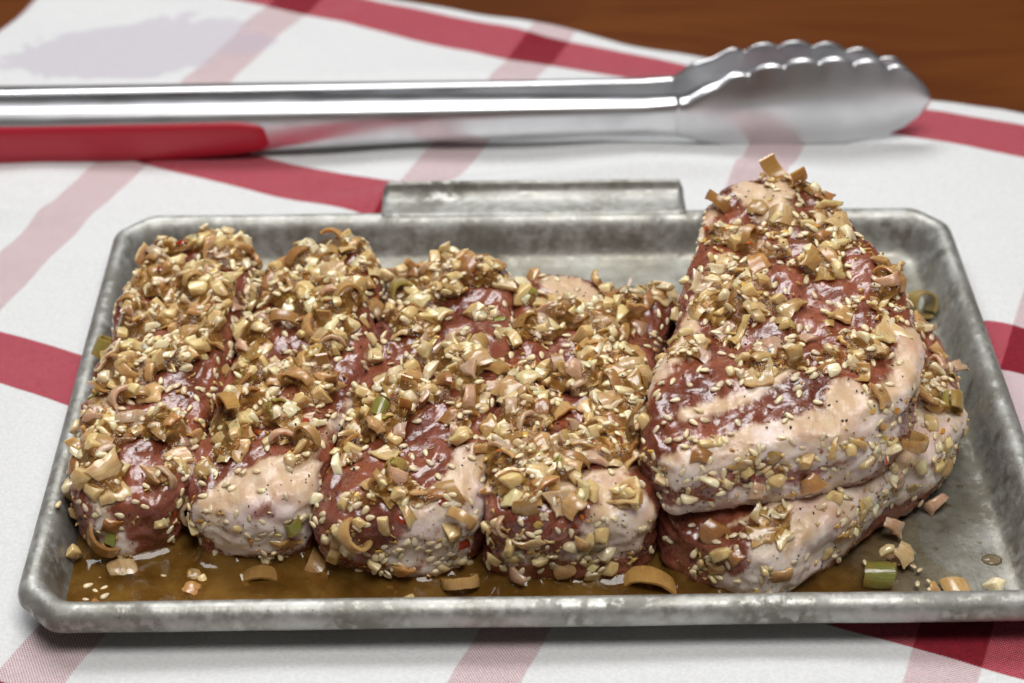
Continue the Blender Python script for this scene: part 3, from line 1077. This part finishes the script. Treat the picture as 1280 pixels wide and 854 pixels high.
# tray wall
ii, jj = np.meshgrid(np.arange(NX), np.arange(NY), indexing='ij')
GX, GY = X0 + ii * RES, Y0 + jj * RES
dwall = np.minimum(TW - np.abs(GX), TL - np.abs(GY))
wallz = np.interp(dwall, [0, 4.1, 6.9, 8.9, 10.4, 12.4, 16], [14, 16.9, 15.4, 11.2, 6.2, 2.8, FLOOR])
H = np.maximum(H, wallz)
H0 = H.copy()


def blur(a, r):
    k = np.exp(-np.arange(-2 * r, 2 * r + 1) ** 2 / (2.0 * r * r))
    k /= k.sum()
    for ax in (0, 1):
        p = np.pad(a, [(2 * r, 2 * r) if q == ax else (0, 0) for q in (0, 1)], mode='edge')
        a = sum(k[m] * np.take(p, np.arange(m, m + a.shape[ax]), axis=ax) for m in range(4 * r + 1))
    return a


HS = blur(H0, 4)
SX, SY = np.gradient(HS, RES)
PIECES = []   # dict(kind, var, mat 4x4, chop, zone)


def local_rot(n, tilt, spin):
    n = Vector(n).normalized()
    q = Vector((0, 0, 1)).rotation_difference(n)
    ax = Vector((math.cos(spin * 1.7), math.sin(spin * 1.7), 0))
    return q.to_matrix() @ Matrix.Rotation(tilt, 3, ax) @ Matrix.Rotation(spin, 3, 'Z')


def drop(kind, x, y, tilt, chop, sink=0.35, scale=1.0, var=None, maxslope=2.2, flip=None, zone=None, label=None, steep_ok=True):
    i, j = int(round((x - X0) / RES)), int(round((y - Y0) / RES))
    if not (2 <= i < NX - 2 and 2 <= j < NY - 2): return None
    sx, sy = SX[i, j], SY[i, j]
    sl = math.hypot(sx, sy)
    if sl > maxslope: return None
    if var is None: var = RNG.randrange(len(VAR[kind]))
    Rm = local_rot((-sx, -sy, 1.0), RNG.gauss(0, tilt), RNG.uniform(0, 6.283))
    if flip is None: flip = RNG.random() < 0.35
    if flip and kind in ('onion', 'scallion'):
        Rm = Rm @ Matrix.Rotation(math.pi, 3, 'X')
    vs = VNP[kind][var] * (1000 * scale)
    pv = vs @ np.array(Rm).T
    gi = np.clip(np.round((pv[:, 0] + x - X0) / RES).astype(int), 0, NX - 1)
    gj = np.clip(np.round((pv[:, 1] + y - Y0) / RES).astype(int), 0, NY - 1)
    need = H[gi, gj] - pv[:, 2]
    low = pv[:, 2] < np.median(pv[:, 2])
    z = np.quantile(need[low], 1 - sink)
    np.maximum.at(H, (gi, gj), np.minimum(pv[:, 2] + z, H[gi, gj] + 4.0))
    mt = Matrix.Translation((x * MM, y * MM, z * MM)) @ (Rm * scale).to_4x4()
    PIECES.append(dict(kind=kind, var=var, m=mt, chop=chop, label=label))
    return PIECES[-1]


def stick(kind, p, n, tilt, chop, sink=0.25, scale=1.0, var=None, label=None):
    """press a piece on a side of a chop; p in mm"""
    if var is None: var = RNG.randrange(len(VAR[kind]))
    Rm = local_rot(n, RNG.gauss(0, tilt), RNG.uniform(0, 6.283))
    vs = VNP[kind][var] * (1000 * scale)
    pv = vs @ np.array(Rm).T
    hn = pv @ np.array(n)
    q = Vector(p) + Vector(n) * float(-hn.min() * (1 - 2 * sink))
    mt = Matrix.Translation(q * MM) @ (Rm * scale).to_4x4()
    PIECES.append(dict(kind=kind, var=var, m=mt, chop=chop, label=label))


# where the topping lies thick: a density map from chop ownership and noise
def dens_noise(x, y, s, o):
    return noise.noise(Vector((x / s, y / s, o)))


# bare places (x, y, radius) where meat or fat shows through
BARE = [(-119, -50, 9), (-100, 32, 6), (-86, -62, 14), (-60, -30, 4), (-53, 8, 4), (-53, 28, 4), (-64, -12, 4), (-36, -44, 10), (-30, -62, 11), (-54, -62, 9), (-22, 18, 7), (8, 32, 12), (17, 22, 7),
        (18, -66, 8), (4, -72, 6), (-134, -22, 5), (46, -55, 13), (36, -42, 8), (52, -62, 13), (66, -62, 11), (84, -60, 12), (100, -50, 8), (108, -30, 5), (68, 42, 8), (60, 30, 4), (45, -20, 4), (50, -40, 6)]
CELLS = {}
for k in 'ABCDEF':
    m = (OWN == k) & (np.hypot(SX, SY) < 1.6)
    CELLS[k] = np.argwhere(m)


def pick(k):
    c = CELLS[k]
    i, j = c[RNG.randrange(len(c))]
    return X0 + i * RES + RNG.uniform(-.3, .3), Y0 + j * RES + RNG.uniform(-.3, .3)


def seam_gap(x, y):
    if y > 45: return 9.0
    return min(abs(x - (g0 + (g1 - g0) * (y + 60) / 80)) for g0, g1 in ((-105, -95.5), (-66, -53), (-19.5, -11)))


def cover(x, y, k):
    d = 1.0
    for bx, by, br in BARE:
        q = math.hypot(x - bx, y - by) / br
        if q < 1.15:
            d = min(d, max(0.0, (q - 0.75) / 0.4))
    if k in 'ABCD' and y < 45:
        for gx0, gx1 in ((-105, -95.5), (-66, -53), (-19.5, -11)):
            gx = gx0 + (gx1 - gx0) * (y + 60) / 80
            if abs(x - gx) < 4.2: d *= 0.12 if y < 8 else 0.4
    n = 0.38 + 1.3 * dens_noise(x, y, 12, 3.3)
    if k in 'EF':
        n = 0.28 + 0.9 * dens_noise(x, y, 13, 5.5)
    return d * max(0.0, min(1.0, n + 0.25))


AREA = {k: len(CELLS[k]) * RES * RES for k in CELLS}


def rain(kind, per_cm2, tilt, sink, chops='ABCDEF', mult=None, smin=0.85, smax=1.15):
    for k in chops:
        n = int(AREA[k] / 100 * per_cm2 * ((mult or {}).get(k, 1.0)))
        for _ in range(n):
            x, y = pick(k)
            if RNG.random() < cover(x, y, k):
                drop(kind, x, y, tilt, k, sink, RNG.uniform(smin, smax))


# pieces that lie in the tray itself, each one placed on its own
def special(kind, me, x, y, z, n, spin, label, flip=False):
    VAR[kind].append(me)
    VNP[kind].append(np.array([v.co[:] for v in me.vertices]))
    q = Vector((0, 0, 1)).rotation_difference(Vector(n).normalized()).to_matrix() @ Matrix.Rotation(spin, 3, 'Z')
    if flip: q = q @ Matrix.Rotation(math.pi, 3, 'X')
    m = Matrix.Translation((x * MM, y * MM, z * MM)) @ q.to_4x4()
    PIECES.append(dict(kind=kind, var=len(VAR[kind]) - 1, m=m, chop='-', label=label))


TANC = (0.50, 0.30, 0.09)
special('scallion', scallion_mesh(0, 8.2, 3.5, 6.0, (0.46, 0.27, 0.085), 1.3), 29.5, -81.5, 4.6, (0, -0.15, 1), 0.12, 'large brown half ring of scallion standing in the sauce at the front rim')
special('scallion', scallion_mesh(0, 5.0, 5.7, 3.2, (0.50, 0.31, 0.12), 1.5), -25, -81.0, 5.6, (0.1, -0.75, 0.6), 0.15, 'closed tan scallion ring in the sauce before the third chop')
special('scallion', scallion_mesh(0, 8.0, 2.2, 5.0, (0.30, 0.17, 0.05), 1.2), -84, -75.5, 3.6, (0, 0, 1), 0.05, 'dark soaked scallion slice half sunk in the sauce before the second chop')
special('scallion', scallion_mesh(0, 5.0, 2.4, 8.0, (0.42, 0.26, 0.10), 1.2), -66.5, -72.0, 4.2, (0.2, -0.3, 1), 0.9, 'ribbed tan scallion slice in the sauce between second and third chop')
special('scallion', scallion_mesh(0, 3.4, 5.8, 8.6, (0.23, 0.24, 0.04), 1.2), 97, -79.0, 4.6, (0, 0, 1), 1.5, 'short green scallion tube in the sauce right of the lower stacked chop')
special('onion', onion_mesh(2), 105, -72.5, 7.0, (0.4, -0.6, 0.8), 1.0, 'tan shallot slice standing beside the green scallion tube in the sauce')
special('garlic', hull_mesh('garlic', 6.4, 0.7, 11, 0.35, (0.70, 0.55, 0.30), M['garlic']), 99, -74.5, 9.4, (-0.2, -0.4, 1), 0.4, 'cream garlic chunk on top of the green scallion tube in the sauce')
special('garlic', hull_mesh('garlic', 7.0, 0.8, 9, 0.3, (0.78, 0.68, 0.45), M['garlic']), 130, -83.5, 4.6, (0.1, -0.3, 1), 0.9, 'cream garlic wedge in the right front corner of the tray')
special('scallion', scallion_mesh(0, 4.4, 2.0, 5.6, (0.56, 0.36, 0.14), 1.2), 119, -83.0, 3.2, (0.2, -0.4, 1), 0.4, 'tan scallion slice at the front rim left of the garlic wedge')
special('garlic', hull_mesh('garlic', 4.6, 0.7, 10, 0.3, (0.50, 0.30, 0.12), M['garlic']), 112, -84.0, 3.6, (0, 0, 1), 2.0, 'brown garlic bit at the front rim beside the tan scallion slice')
special('onion', onion_mesh(4, True), 133.5, 8.5, 12.5, (-0.45, -0.45, 0.8), 0.25, 'pinkish shallot shred curling over the right wall of the tray')
special('scallion', scallion_mesh(0, 4.6, 2.6, 9.0, (0.50, 0.34, 0.16), 1.3), 131, -1.0, 7.0, (-0.25, -0.9, 0.5), 0.2, 'pale tan scallion slice leaning against the right wall of the tray')
special('scallion', scallion_mesh(0, 4.2, 6.0, 8.0, (0.28, 0.24, 0.06), 1.3), 133.5, 56, 6.2, (-0.6, 0.2, 0.8), 0.5, 'olive green scallion stub at the right wall behind the stacked chops')
special('scallion', scallion_mesh(0, 6.0, 3.3, 4.5, (0.33, 0.17, 0.06), 1.4), 27, 70, 4.0, (0.0, 0.2, -1), 0.3, 'brown scallion half ring lying alone on the floor behind the fourth chop')
special('scallion', scallion_mesh(0, 2.8, 5.8, 5.0, (0.24, 0.25, 0.05), 1.0), 29.5, 60.5, 5.0, (-0.3, -0.2, 1), 1.9, 'small green scallion bit before the lone brown half ring')
special('garlic', hull_mesh('garlic', 5.4, 0.6, 10, 0.3, (0.66, 0.48, 0.22), M['garlic']), -138.0, -69, 8.6, (0.8, 0, 0.6), 0.4, 'yellow garlic bit stuck to the left wall near the front corner')
special('onion', onion_mesh(6), -131.5, -58, 6.0, (0.3, -0.5, 0.8), 0.9, 'pale shallot slice in the sauce left of the leftmost chop')
special('onion', onion_mesh(2), -124, -71.5, 4.8, (0.1, -0.2, 1), 0.5, 'flat pale shallot slice floating before the leftmost chop')
special('onion', onion_mesh(8, True), 120, -47, 4.4, (0.3, -0.4, 1), 0.7, 'curled shallot shred on the tray floor right of the lower stacked chop')
special('onion', onion_mesh(4), 104, -60.5, 7.0, (0.5, -0.6, 0.6), 1.4, 'purple shallot piece hanging from the lower stacked chop to the floor')
special('onion', onion_mesh(6), 46, 53, 14.0, (-0.2, -0.5, 1), 0.3, 'pale shallot slice between the fourth chop and the back of the stacked pair')
for q, (x, y) in enumerate([(-133, -79), (-127.5, -83.5)]):
    special('seed', VAR['seed'][q].copy(), x, y, 4.3, (0, 0, 1), 0.5 + 0.3 * q, ['sesame seed floating in the left front corner, the farther of two', 'sesame seed floating in the left front corner, the nearer of two'][q])
special('seed', VAR['seed'][2].copy(), -143.4, -58, 17.4, (0.2, 0, 1), 1.3, 'single sesame seed lying on the left rim of the tray')

for _ in range(80):          # bits adrift in the sauce along the near ends
    x, y = RNG.uniform(-134, 112), RNG.uniform(-87, -66)
    i, j = int(round((x - X0) / RES)), int(round((y - Y0) / RES))
    if H0[i, j] > 3.2: continue
    kind = RNG.choice(['seed', 'seed', 'seed', 'crumb', 'crumb', 'garlic', 'onion'])
    k = min('ABCDF', key=lambda q: abs(x - {'A': -122, 'B': -86, 'C': -43, 'D': 6, 'F': 70}[q]))
    stick(kind, (x, y, 3.6), Vector((0, 0, 1)), 0.25, k, 0.55 if kind != 'seed' else 0.3, RNG.uniform(0.6, 0.9))
MU = {'E': 0.36, 'F': 0.45, 'A': 1.1}
rain('crumb', 10, 0.5, 0.5)
rain('onion', 3.4, 0.42, 0.45, mult=MU)
rain('scallion', 0.8, 0.5, 0.45, mult={'E': 0.55, 'F': 0.4}, smin=0.6, smax=0.95)
rain('garlic', 2.6, 0.5, 0.45, mult={'E': 0.34, 'F': 0.4})
rain('seed', 3.5, 0.45, 0.4)
rain('crumb', 12, 0.6, 0.45, mult={'E': 0.7})
rain('onion', 1.9, 0.50, 0.40, mult=MU)
rain('garlic', 2.6, 0.6, 0.40, mult={'E': 0.34, 'F': 0.4})
rain('scallion', 0.55, 0.4, 0.45, mult={'E': 0.6, 'F': 0.3}, smin=0.6, smax=0.9)
rain('chilli', 0.3, 0.4, 0.25)
rain('chilliseed', 0.12, 0.3, 0.3)
rain('crumb', 9, 0.6, 0.40, mult={'E': 0.7})
rain('seed', 5.2, 0.5, 0.4)
# seeds straight on the bare places, and pepper
for k in 'ABCDEF':
    for _ in range(int(AREA[k] / 100 * 1.5)):
        x, y = pick(k)
        drop('seed', x, y, 0.25, k, 0.35)
    for _ in range(int(AREA[k] / 100 * 2.5)):
        x, y = pick(k)
        drop('pepper', x, y, 0.5, k, 0.5)

# pieces stuck to the sides
for k, me in CH.items():
    polys = [(p.center.copy(), p.normal.copy(), p.area) for p in me.polygons]
    cand = []
    for c, n, a in polys:
        if n.z > 0.66 or n.z < -0.45: continue
        if n.dot(CAM - c) < 0.0: continue
        if c.z < 0.004: continue
        blocked = False
        for k2, bv in BV.items():
            if k2 != k:
                h = bv.ray_cast(c + n * 0.0004, (n + Vector((0, 0, 0.5))).normalized(), 0.010)
                if h[0] is not None:
                    blocked = True
                    break
        if not blocked: cand.append((c, n, a))
    area = sum(a for _, _, a in cand) * 1e4   # cm2
    wts = [a for _, _, a in cand]
    for kind, dens, tilt, sink in (('crumb', 12, 0.4, 0.3), ('onion', 0.35, 0.12, 0.40), ('garlic', 0.9, 0.3, 0.36), ('scallion', 0.2, 0.2, 0.4), ('seed', 5.5, 0.2, 0.4), ('chilli', 0.5, 0.2, 0.3),
                                   ('chilliseed', 0.2, 0.2, 0.3), ('pepper', 9, 0.3, 0.45)):
        for c, n, a in RNG.choices(cand, wts, k=int(area * dens)):
            p = c * 1000
            g = 0.5 + 1.1 * noise.noise(Vector((p.x / 9, p.y / 9, p.z / 9 + 2.2))) + (p.z - 14) / 60
            if k in 'EF': g -= 0.16
            if kind == 'pepper': g = 0.35 + 0.6 * g
            if kind == 'seed': g = 0.25 + 1.2 * (g - 0.3)
            if RNG.random() < g:
                stick(kind, p, n, tilt, k, sink, RNG.uniform(0.75, 1.05) if kind != 'onion' else RNG.uniform(0.6, 0.95))

# clumps of topping that cling to the near faces
CAND = {}
for k, (x, y, z, r, n) in enumerate([(54, -73, 39, 11, 1.0), (66, -70, 36, 9, 0.7), (0, -80, 15, 13, 0.9), (-10, -78, 22, 8, 0.8), (14, -79, 12, 8, 0.6), (84, -70, 20, 9, 0.8), (100, -58, 22, 7, 0.6), (118, -42, 22, 7, 0.6),
                                     (-45, -78, 12, 8, 0.8), (-58, -74, 18, 6, 0.5), (-139, -48, 18, 9, 0.8), (-102, -64, 16, 6, 0.8), (-80, -70, 8, 7, 0.7), (-30, -77, 10, 7, 0.7), (60, -86, 8, 8, 0.7), (46, -82, 14, 6, 0.6), (108, -20, 50, 8, 0.6)]):
    c0 = Vector((x, y, z))
    for kind, m, tilt, sink in (('crumb', 60, 0.5, 0.3), ('onion', 2, 0.2, 0.42), ('garlic', 4, 0.35, 0.35), ('seed', 15, 0.25, 0.2)):
        for _ in range(int(m * n)):
            d = Vector((RNG.gauss(0, 1), RNG.gauss(0, 1), RNG.gauss(0, 1))) * r * 0.5
            loc, nn, _, dist = ALL.find_nearest((c0 + d) * MM, 0.02)
            if loc is None or nn.dot(CAM - loc) < 0 or loc.z < 0.003: continue
            best = min(BV, key=lambda q: (BV[q].find_nearest(loc)[3] if BV[q].find_nearest(loc)[3] is not None else 9))
            stick(kind, loc * 1000, nn, tilt, best, sink if kind != 'seed' else RNG.uniform(-0.3, 0.3), RNG.uniform(0.75, 1.05))

# ------------------------------------------------------------------ which pieces does the picture show
def project(P):
    d = P - np.array(CAM)
    z = d @ np.array(fw)
    return 512 + 0.8 * F_PX * (d @ np.array(r2)) / z, 341.5 - 0.8 * F_PX * (d @ np.array(u2)) / z, z


def visible_counts():
    xs, ys, zs, ids = [], [], [], []
    for k, me in CH.items():
        co = np.zeros(len(me.vertices) * 3)
        me.vertices.foreach_get('co', co)
        x, y, z = project(co.reshape(-1, 3))
        xs.append(x); ys.append(y); zs.append(z); ids.append(np.full(len(x), -1))
    for n, pc in enumerate(PIECES):
        mt = np.array(pc['m'])
        P = VNP[pc['kind']][pc['var']] @ mt[:3, :3].T + mt[:3, 3]
        x, y, z = project(P)
        xs.append(x); ys.append(y); zs.append(z); ids.append(np.full(len(x), n))
    xs, ys, zs, ids = map(np.concatenate, (xs, ys, zs, ids))
    X, Y, Z, I = [], [], [], []
    for dx in (-1, 0, 1):
        for dy in (-1, 0, 1):
            X.append(xs + dx); Y.append(ys + dy); Z.append(zs); I.append(ids)
    X, Y = np.round(np.concatenate(X)).astype(int), np.round(np.concatenate(Y)).astype(int)
    Z, I = np.concatenate(Z), np.concatenate(I)
    ok = (X >= 0) & (X < 1024) & (Y >= 0) & (Y < 683)
    X, Y, Z, I = X[ok], Y[ok], Z[ok], I[ok]
    pix = Y * 1024 + X
    o = np.lexsort((Z, pix))
    pix, I = pix[o], I[o]
    first = np.r_[True, pix[1:] != pix[:-1]]
    win = I[first]
    win = win[win >= 0]
    return np.bincount(win, minlength=len(PIECES))


VIS = visible_counts()
NAME = {'seed': 'sesame_seed', 'garlic': 'garlic_piece', 'onion': 'shallot_piece', 'scallion': 'scallion_piece', 'chilli': 'chilli_flake', 'chilliseed': 'chilli_seed'}
CATS = {'seed': 'sesame seed', 'garlic': 'garlic', 'onion': 'shallot', 'scallion': 'scallion', 'chilli': 'chilli flake', 'chilliseed': 'chilli seed'}
WHERE = {'A': 'leftmost chop', 'B': 'second chop from left', 'C': 'third chop from left', 'D': 'fourth chop from left', 'E': 'upper stacked chop', 'F': 'lower stacked chop'}
CEN = {k: np.array([v.co[:] for v in me.vertices]) for k, me in CH.items()}
RNGY = {k: (c[:, 1].min(), c[:, 1].max()) for k, c in CEN.items()}


MIDX = {}
for k, c in CEN.items():
    y0, y1 = RNGY[k]
    MIDX[k] = [float(c[np.abs(c[:, 1] - yy) < 0.012][:, 0].mean()) for yy in (y0, (y0 + y1) / 2, y1)]


def describe(pc):
    k, kind = pc['chop'], pc['kind']
    p = pc['m'].translation
    y0, y1 = RNGY[k]
    f = (p.y - y0) / (y1 - y0)
    i, j = int(round((p.x * 1000 - X0) / RES)), int(round((p.y * 1000 - Y0) / RES))
    top = H0[min(max(i, 0), NX - 1), min(max(j, 0), NY - 1)]
    if p.z * 1000 < top - 5 or f < 0.06: zone = 'near side'
    elif f < 0.30: zone = 'near end'
    elif f < 0.52: zone = 'nearer middle'
    elif f < 0.75: zone = 'farther middle'
    else: zone = 'far end'
    xm = np.interp(p.y, [y0, (y0 + y1) / 2, y1], MIDX[k])
    zone = zone.replace(' ', ' left ' if p.x < xm else ' right ')
    me = VAR[kind][pc['var']]
    c = me.color_attributes['tint'].data[0].color
    size = 'large' if max(VNP[kind][pc['var']].max(0) - VNP[kind][pc['var']].min(0)) > (0.0052 if kind == 'garlic' else 0.0088) else 'small'
    if kind == 'seed': d, pl = 'cream sesame seed', 'sesame seeds'
    elif kind == 'garlic': d, pl = size + (' pale cream' if c[2] > 0.31 else ' yellowish') + ' garlic piece', 'garlic pieces'
    elif kind == 'onion':
        d, pl = size + (' pinkish' if c[2] > 0.16 and c[0] < 0.58 and c[2] / c[1] > 0.55 else ' dark brown' if c[0] < 0.45 else ' tan') + ' shallot slice', 'shallot slices'
    elif kind == 'scallion': d, pl = size + (' olive green' if c[1] > 0.8 * c[0] else ' pale tan') + ' scallion slice', 'scallion slices'
    elif kind == 'chilli': d, pl = ('orange' if c[1] > 0.1 else 'red') + ' chilli flake', 'chilli flakes'
    else: d, pl = 'round yellow chilli seed', 'chilli seeds'
    return '%s on the %s of the %s' % (d, zone, WHERE[k]), '%s on the %s of the %s' % (pl, zone, WHERE[k])


def merge(name, items, mat, label):
    V, Fc, T, UVs, off = [], [], [], [], 0
    uv_on = False
    for pc in items:
        me = VAR[pc['kind']][pc['var']]
        mt = np.array(pc['m'])
        P = VNP[pc['kind']][pc['var']] @ mt[:3, :3].T + mt[:3, 3]
        V.append(P)
        c = me.color_attributes['tint'].data[0].color
        T.append(np.tile(np.array(c[:]), (len(P), 1)))
        if not hasattr(merge, 'cache'): merge.cache = {}
        key = (pc['kind'], pc['var'])
        if key not in merge.cache:
            uv = None
            if me.uv_layers:
                uv = np.zeros(len(me.loops) * 2, dtype=np.float32)
                me.uv_layers[0].data.foreach_get('uv', uv)
            merge.cache[key] = ([tuple(p.vertices) for p in me.polygons], uv)
        fs, uv = merge.cache[key]
        Fc += [tuple(q + off for q in f) for f in fs]
        if uv is not None:
            uv_on = True
            UVs.append(uv)
        off += len(P)
    V = np.concatenate(V)
    me = bpy.data.meshes.new(name)
    me.from_pydata(V.tolist(), [], Fc)
    me.polygons.foreach_set('use_smooth', [True] * len(me.polygons))
    me.set_sharp_from_angle(angle=math.radians(70))
    at = me.color_attributes.new('tint', 'FLOAT_COLOR', 'POINT')
    at.data.foreach_set('color', np.concatenate(T).ravel())
    if uv_on:
        u = me.uv_layers.new(name='fib')
        u.data.foreach_set('uv', np.concatenate(UVs))
    o = obj(name, me, mat)
    tag(o, label, kind='stuff')
    return o


STUFF = {'seed': ('sesame_scatter', 'small half-hidden sesame seeds strewn among the topping on the chops'), 'garlic': ('garlic_scatter', 'small half-buried bits of chopped garlic in the topping heaps'),
         'onion': ('shallot_scatter', 'small half-buried bits of chopped shallot in the topping heaps'), 'scallion': ('scallion_scatter', 'small half-buried bits of chopped scallion in the topping heaps'),
         'chilli': ('chilli_scatter', 'tiny chilli crumbs among the topping'), 'chilliseed': ('chilli_seed_scatter', 'tiny chilli seeds among the topping'),
         'crumb': ('minced_topping', 'finely minced garlic and ginger paste over the chops'), 'pepper': ('ground_pepper', 'specks of ground black pepper dotted over the chops')}
LIMIT = 290
print('PIECES', {k: (sum(1 for p in PIECES if p['kind'] == k), sum(1 for n, p in enumerate(PIECES) if p['kind'] == k and VIS[n] >= 12)) for k in VAR})
MATK = {'seed': 'seed', 'garlic': 'garlic', 'onion': 'onion', 'scallion': 'scallion', 'chilli': 'chilli', 'chilliseed': 'chilli', 'crumb': 'crumb', 'pepper': 'pepper'}
for kind in VAR:
    idx = [n for n, p in enumerate(PIECES) if p['kind'] == kind]
    single, rest = [], idx
    if kind in NAME:
        order = sorted(idx, key=lambda n: (PIECES[n]['label'] is None, -VIS[n]))
        single = [n for q, n in enumerate(order) if q < LIMIT and (VIS[n] >= 12 or PIECES[n]['label'])]
        ss = set(single)
        rest = [n for n in idx if n not in ss]
    for n in single:
        pc = PIECES[n]
        o = bpy.data.objects.new(NAME[kind], VAR[kind][pc['var']])
        COL.objects.link(o)
        o.matrix_world = pc['m']
        if pc['label']:
            tag(o, pc['label'], CATS[kind], NAME[kind].replace('_', ' ') + 's lying in the tray')
        else:
            lb, gp = describe(pc)
            tag(o, lb, CATS[kind], gp)
    if rest:
        o = merge(STUFF[kind][0], [PIECES[n] for n in rest], M[MATK[kind]], STUFF[kind][1])
        if kind == 'crumb':      # minced paste: the crumbs run together
            rm = o.modifiers.new('paste', 'REMESH')
            rm.mode = 'VOXEL'
            rm.voxel_size = 0.0005
            sm = o.modifiers.new('soft', 'SMOOTH')
            sm.factor = 0.5
            sm.iterations = 3
            dg = bpy.context.evaluated_depsgraph_get()
            pm = bpy.data.meshes.new_from_object(o.evaluated_get(dg))
            o.modifiers.clear()
            o.data = pm
            pm.materials.clear()
            pm.materials.append(M['paste'])
            pm.polygons.foreach_set('use_smooth', [True] * len(pm.polygons))
            print('PASTE', len(pm.polygons))

# ------------------------------------------------------------------ sauce

def make_pool():
    xs = np.arange(-139.0, 139.1, 0.45)
    ys = np.concatenate([np.arange(-93.5, -38, 0.42), np.arange(-38, 60, 1.2)])
    V, DEP, MEN = [], [], []
    for x in xs:
        for y in ys:
            # thick towards the left front, running out to a film on the right and the back
            edge = 120 + 10 * noise.noise(Vector((x / 20, y / 14, 1))) - 0.22 * (y + 75) + 3 * noise.noise(Vector((x / 6, y / 6, 4)))
            t = 2.5 * max(0.0, min(1.0, (edge - x) / 58)) ** 1.3
            tb = max(0.0, min(1.0, (30 + 8 * noise.noise(Vector((x / 15, y / 15, 7))) - y) / 18))
            t *= tb
            z = FLOOR + t - 0.12
            mn = 0.0
            if t > 0.05:
                loc, nn, _, dist = ALL.find_nearest(Vector((x * MM, y * MM, z * MM)), 0.014)
                if loc is not None:
                    mn = 3.4 * min(t / 1.2, 1) * math.exp(-dist * 1000 / 2.8)
                z += 0.10 * noise.noise(Vector((x / 5, y / 5, 2)))
            V.append((x * MM, y * MM, z * MM))
            DEP.append(t / 2.5)
            MEN.append(mn)
    MEN = blur(np.array(MEN).reshape(len(xs), len(ys)), 2).ravel()
    V = [(v[0], v[1], v[2] + m * MM) for v, m in zip(V, MEN)]
    me = mesh_from('sauce', V, [f for f in grid_faces(len(xs), len(ys))])
    at = me.attributes.new('depth', 'FLOAT', 'POINT')
    at.data.foreach_set('value', DEP)
    bm = bmesh.new()
    bm.from_mesh(me)
    bmesh.ops.recalc_face_normals(bm, faces=bm.faces[:])
    kill = [v for v in bm.verts if v.co.z < (FLOOR - 0.05) * MM]
    bmesh.ops.delete(bm, geom=kill, context='VERTS')
    bm.to_mesh(me)
    bm.free()
    if len(me.polygons) and me.polygons[0].normal.z < 0:
        me.flip_normals()
    me.polygons.foreach_set('use_smooth', [True] * len(me.polygons))
    o = obj('sauce_pool', me, M['sauce'])
    tag(o, 'pool of thin brown marinade along the front of the tray', kind='stuff')


make_pool()


def make_drops():
    V, Fc = [], []
    rg = random.Random(5)
    spots = [(132, -70, 3.2)]
    for _ in range(110):
        x, y = rg.uniform(88, 134), rg.uniform(-86, 80)
        spots.append((x, y, abs(rg.gauss(0, 0.35)) + 0.2))
    for _ in range(60):
        spots.append((rg.uniform(-60, 60), rg.uniform(48, 86), abs(rg.gauss(0, 0.5)) + 0.2))
    for x, y, r in spots:
        b = len(V)
        for i in range(5):
            for j in range(10):
                a, ph = 2 * math.pi * j / 10, math.pi / 2 * i / 4
                V.append(((x + r * math.cos(ph) * math.cos(a)) * MM, (y + r * 0.8 * math.cos(ph) * math.sin(a)) * MM, (FLOOR + 0.3 * r * math.sin(ph) - 0.02) * MM))
        for i in range(4):
            for j in range(10):
                j2 = (j + 1) % 10
                Fc.append((b + i * 10 + j, b + i * 10 + j2, b + (i + 1) * 10 + j2, b + (i + 1) * 10 + j))
    me = mesh_from('sauce_drops', V, Fc)
    at = me.attributes.new('depth', 'FLOAT', 'POINT')
    at.data.foreach_set('value', [0.22] * len(V))
    o = obj('sauce_drops', me, M['sauce'])
    tag(o, 'small drops of brown marinade on the bare tray floor', kind='stuff')


make_drops()


def make_film():
    """sticky marinade that fills the gaps of the heap"""
    st = 1
    cov = blur(np.clip((H - H0) / 1.5, 0, 1), 4)
    Hd = H.copy()
    for _ in range(2):
        Hp = np.pad(Hd, 1, mode='edge')
        Hd = np.maximum.reduce([Hp[1:-1, 1:-1], Hp[2:, 1:-1], Hp[:-2, 1:-1], Hp[1:-1, 2:], Hp[1:-1, :-2]])
    top = np.minimum(blur(Hd, 2), H0 + 9.0) - 0.95
    top = np.maximum(top, H0 + 0.15)
    steep = np.hypot(SX, SY)
    I = np.arange(0, NX, st)
    J = np.arange(0, NY, st)
    V, idx = [], {}
    for a in I:
        for b in J:
            if OWN[a, b] != '-' and cov[a, b] > 0.34 and steep[a, b] < 1.4 and seam_gap(GX[a, b], GY[a, b]) > 2.2:
                idx[(a, b)] = len(V)
                V.append((GX[a, b] * MM, GY[a, b] * MM, (top[a, b] + 0.25 * noise.noise(Vector((GX[a, b] / 2.2, GY[a, b] / 2.2, 3)))) * MM))
    Fc = []
    for (a, b) in idx:
        q = [(a, b), (a + st, b), (a + st, b + st), (a, b + st)]
        if all(k in idx for k in q): Fc.append(tuple(idx[k] for k in q))
    o = obj('marinade_coat', mesh_from('marinade_coat', V, Fc), M['film'])
    tag(o, 'sticky brown marinade coating the topping on the chops', kind='stuff')


make_film()
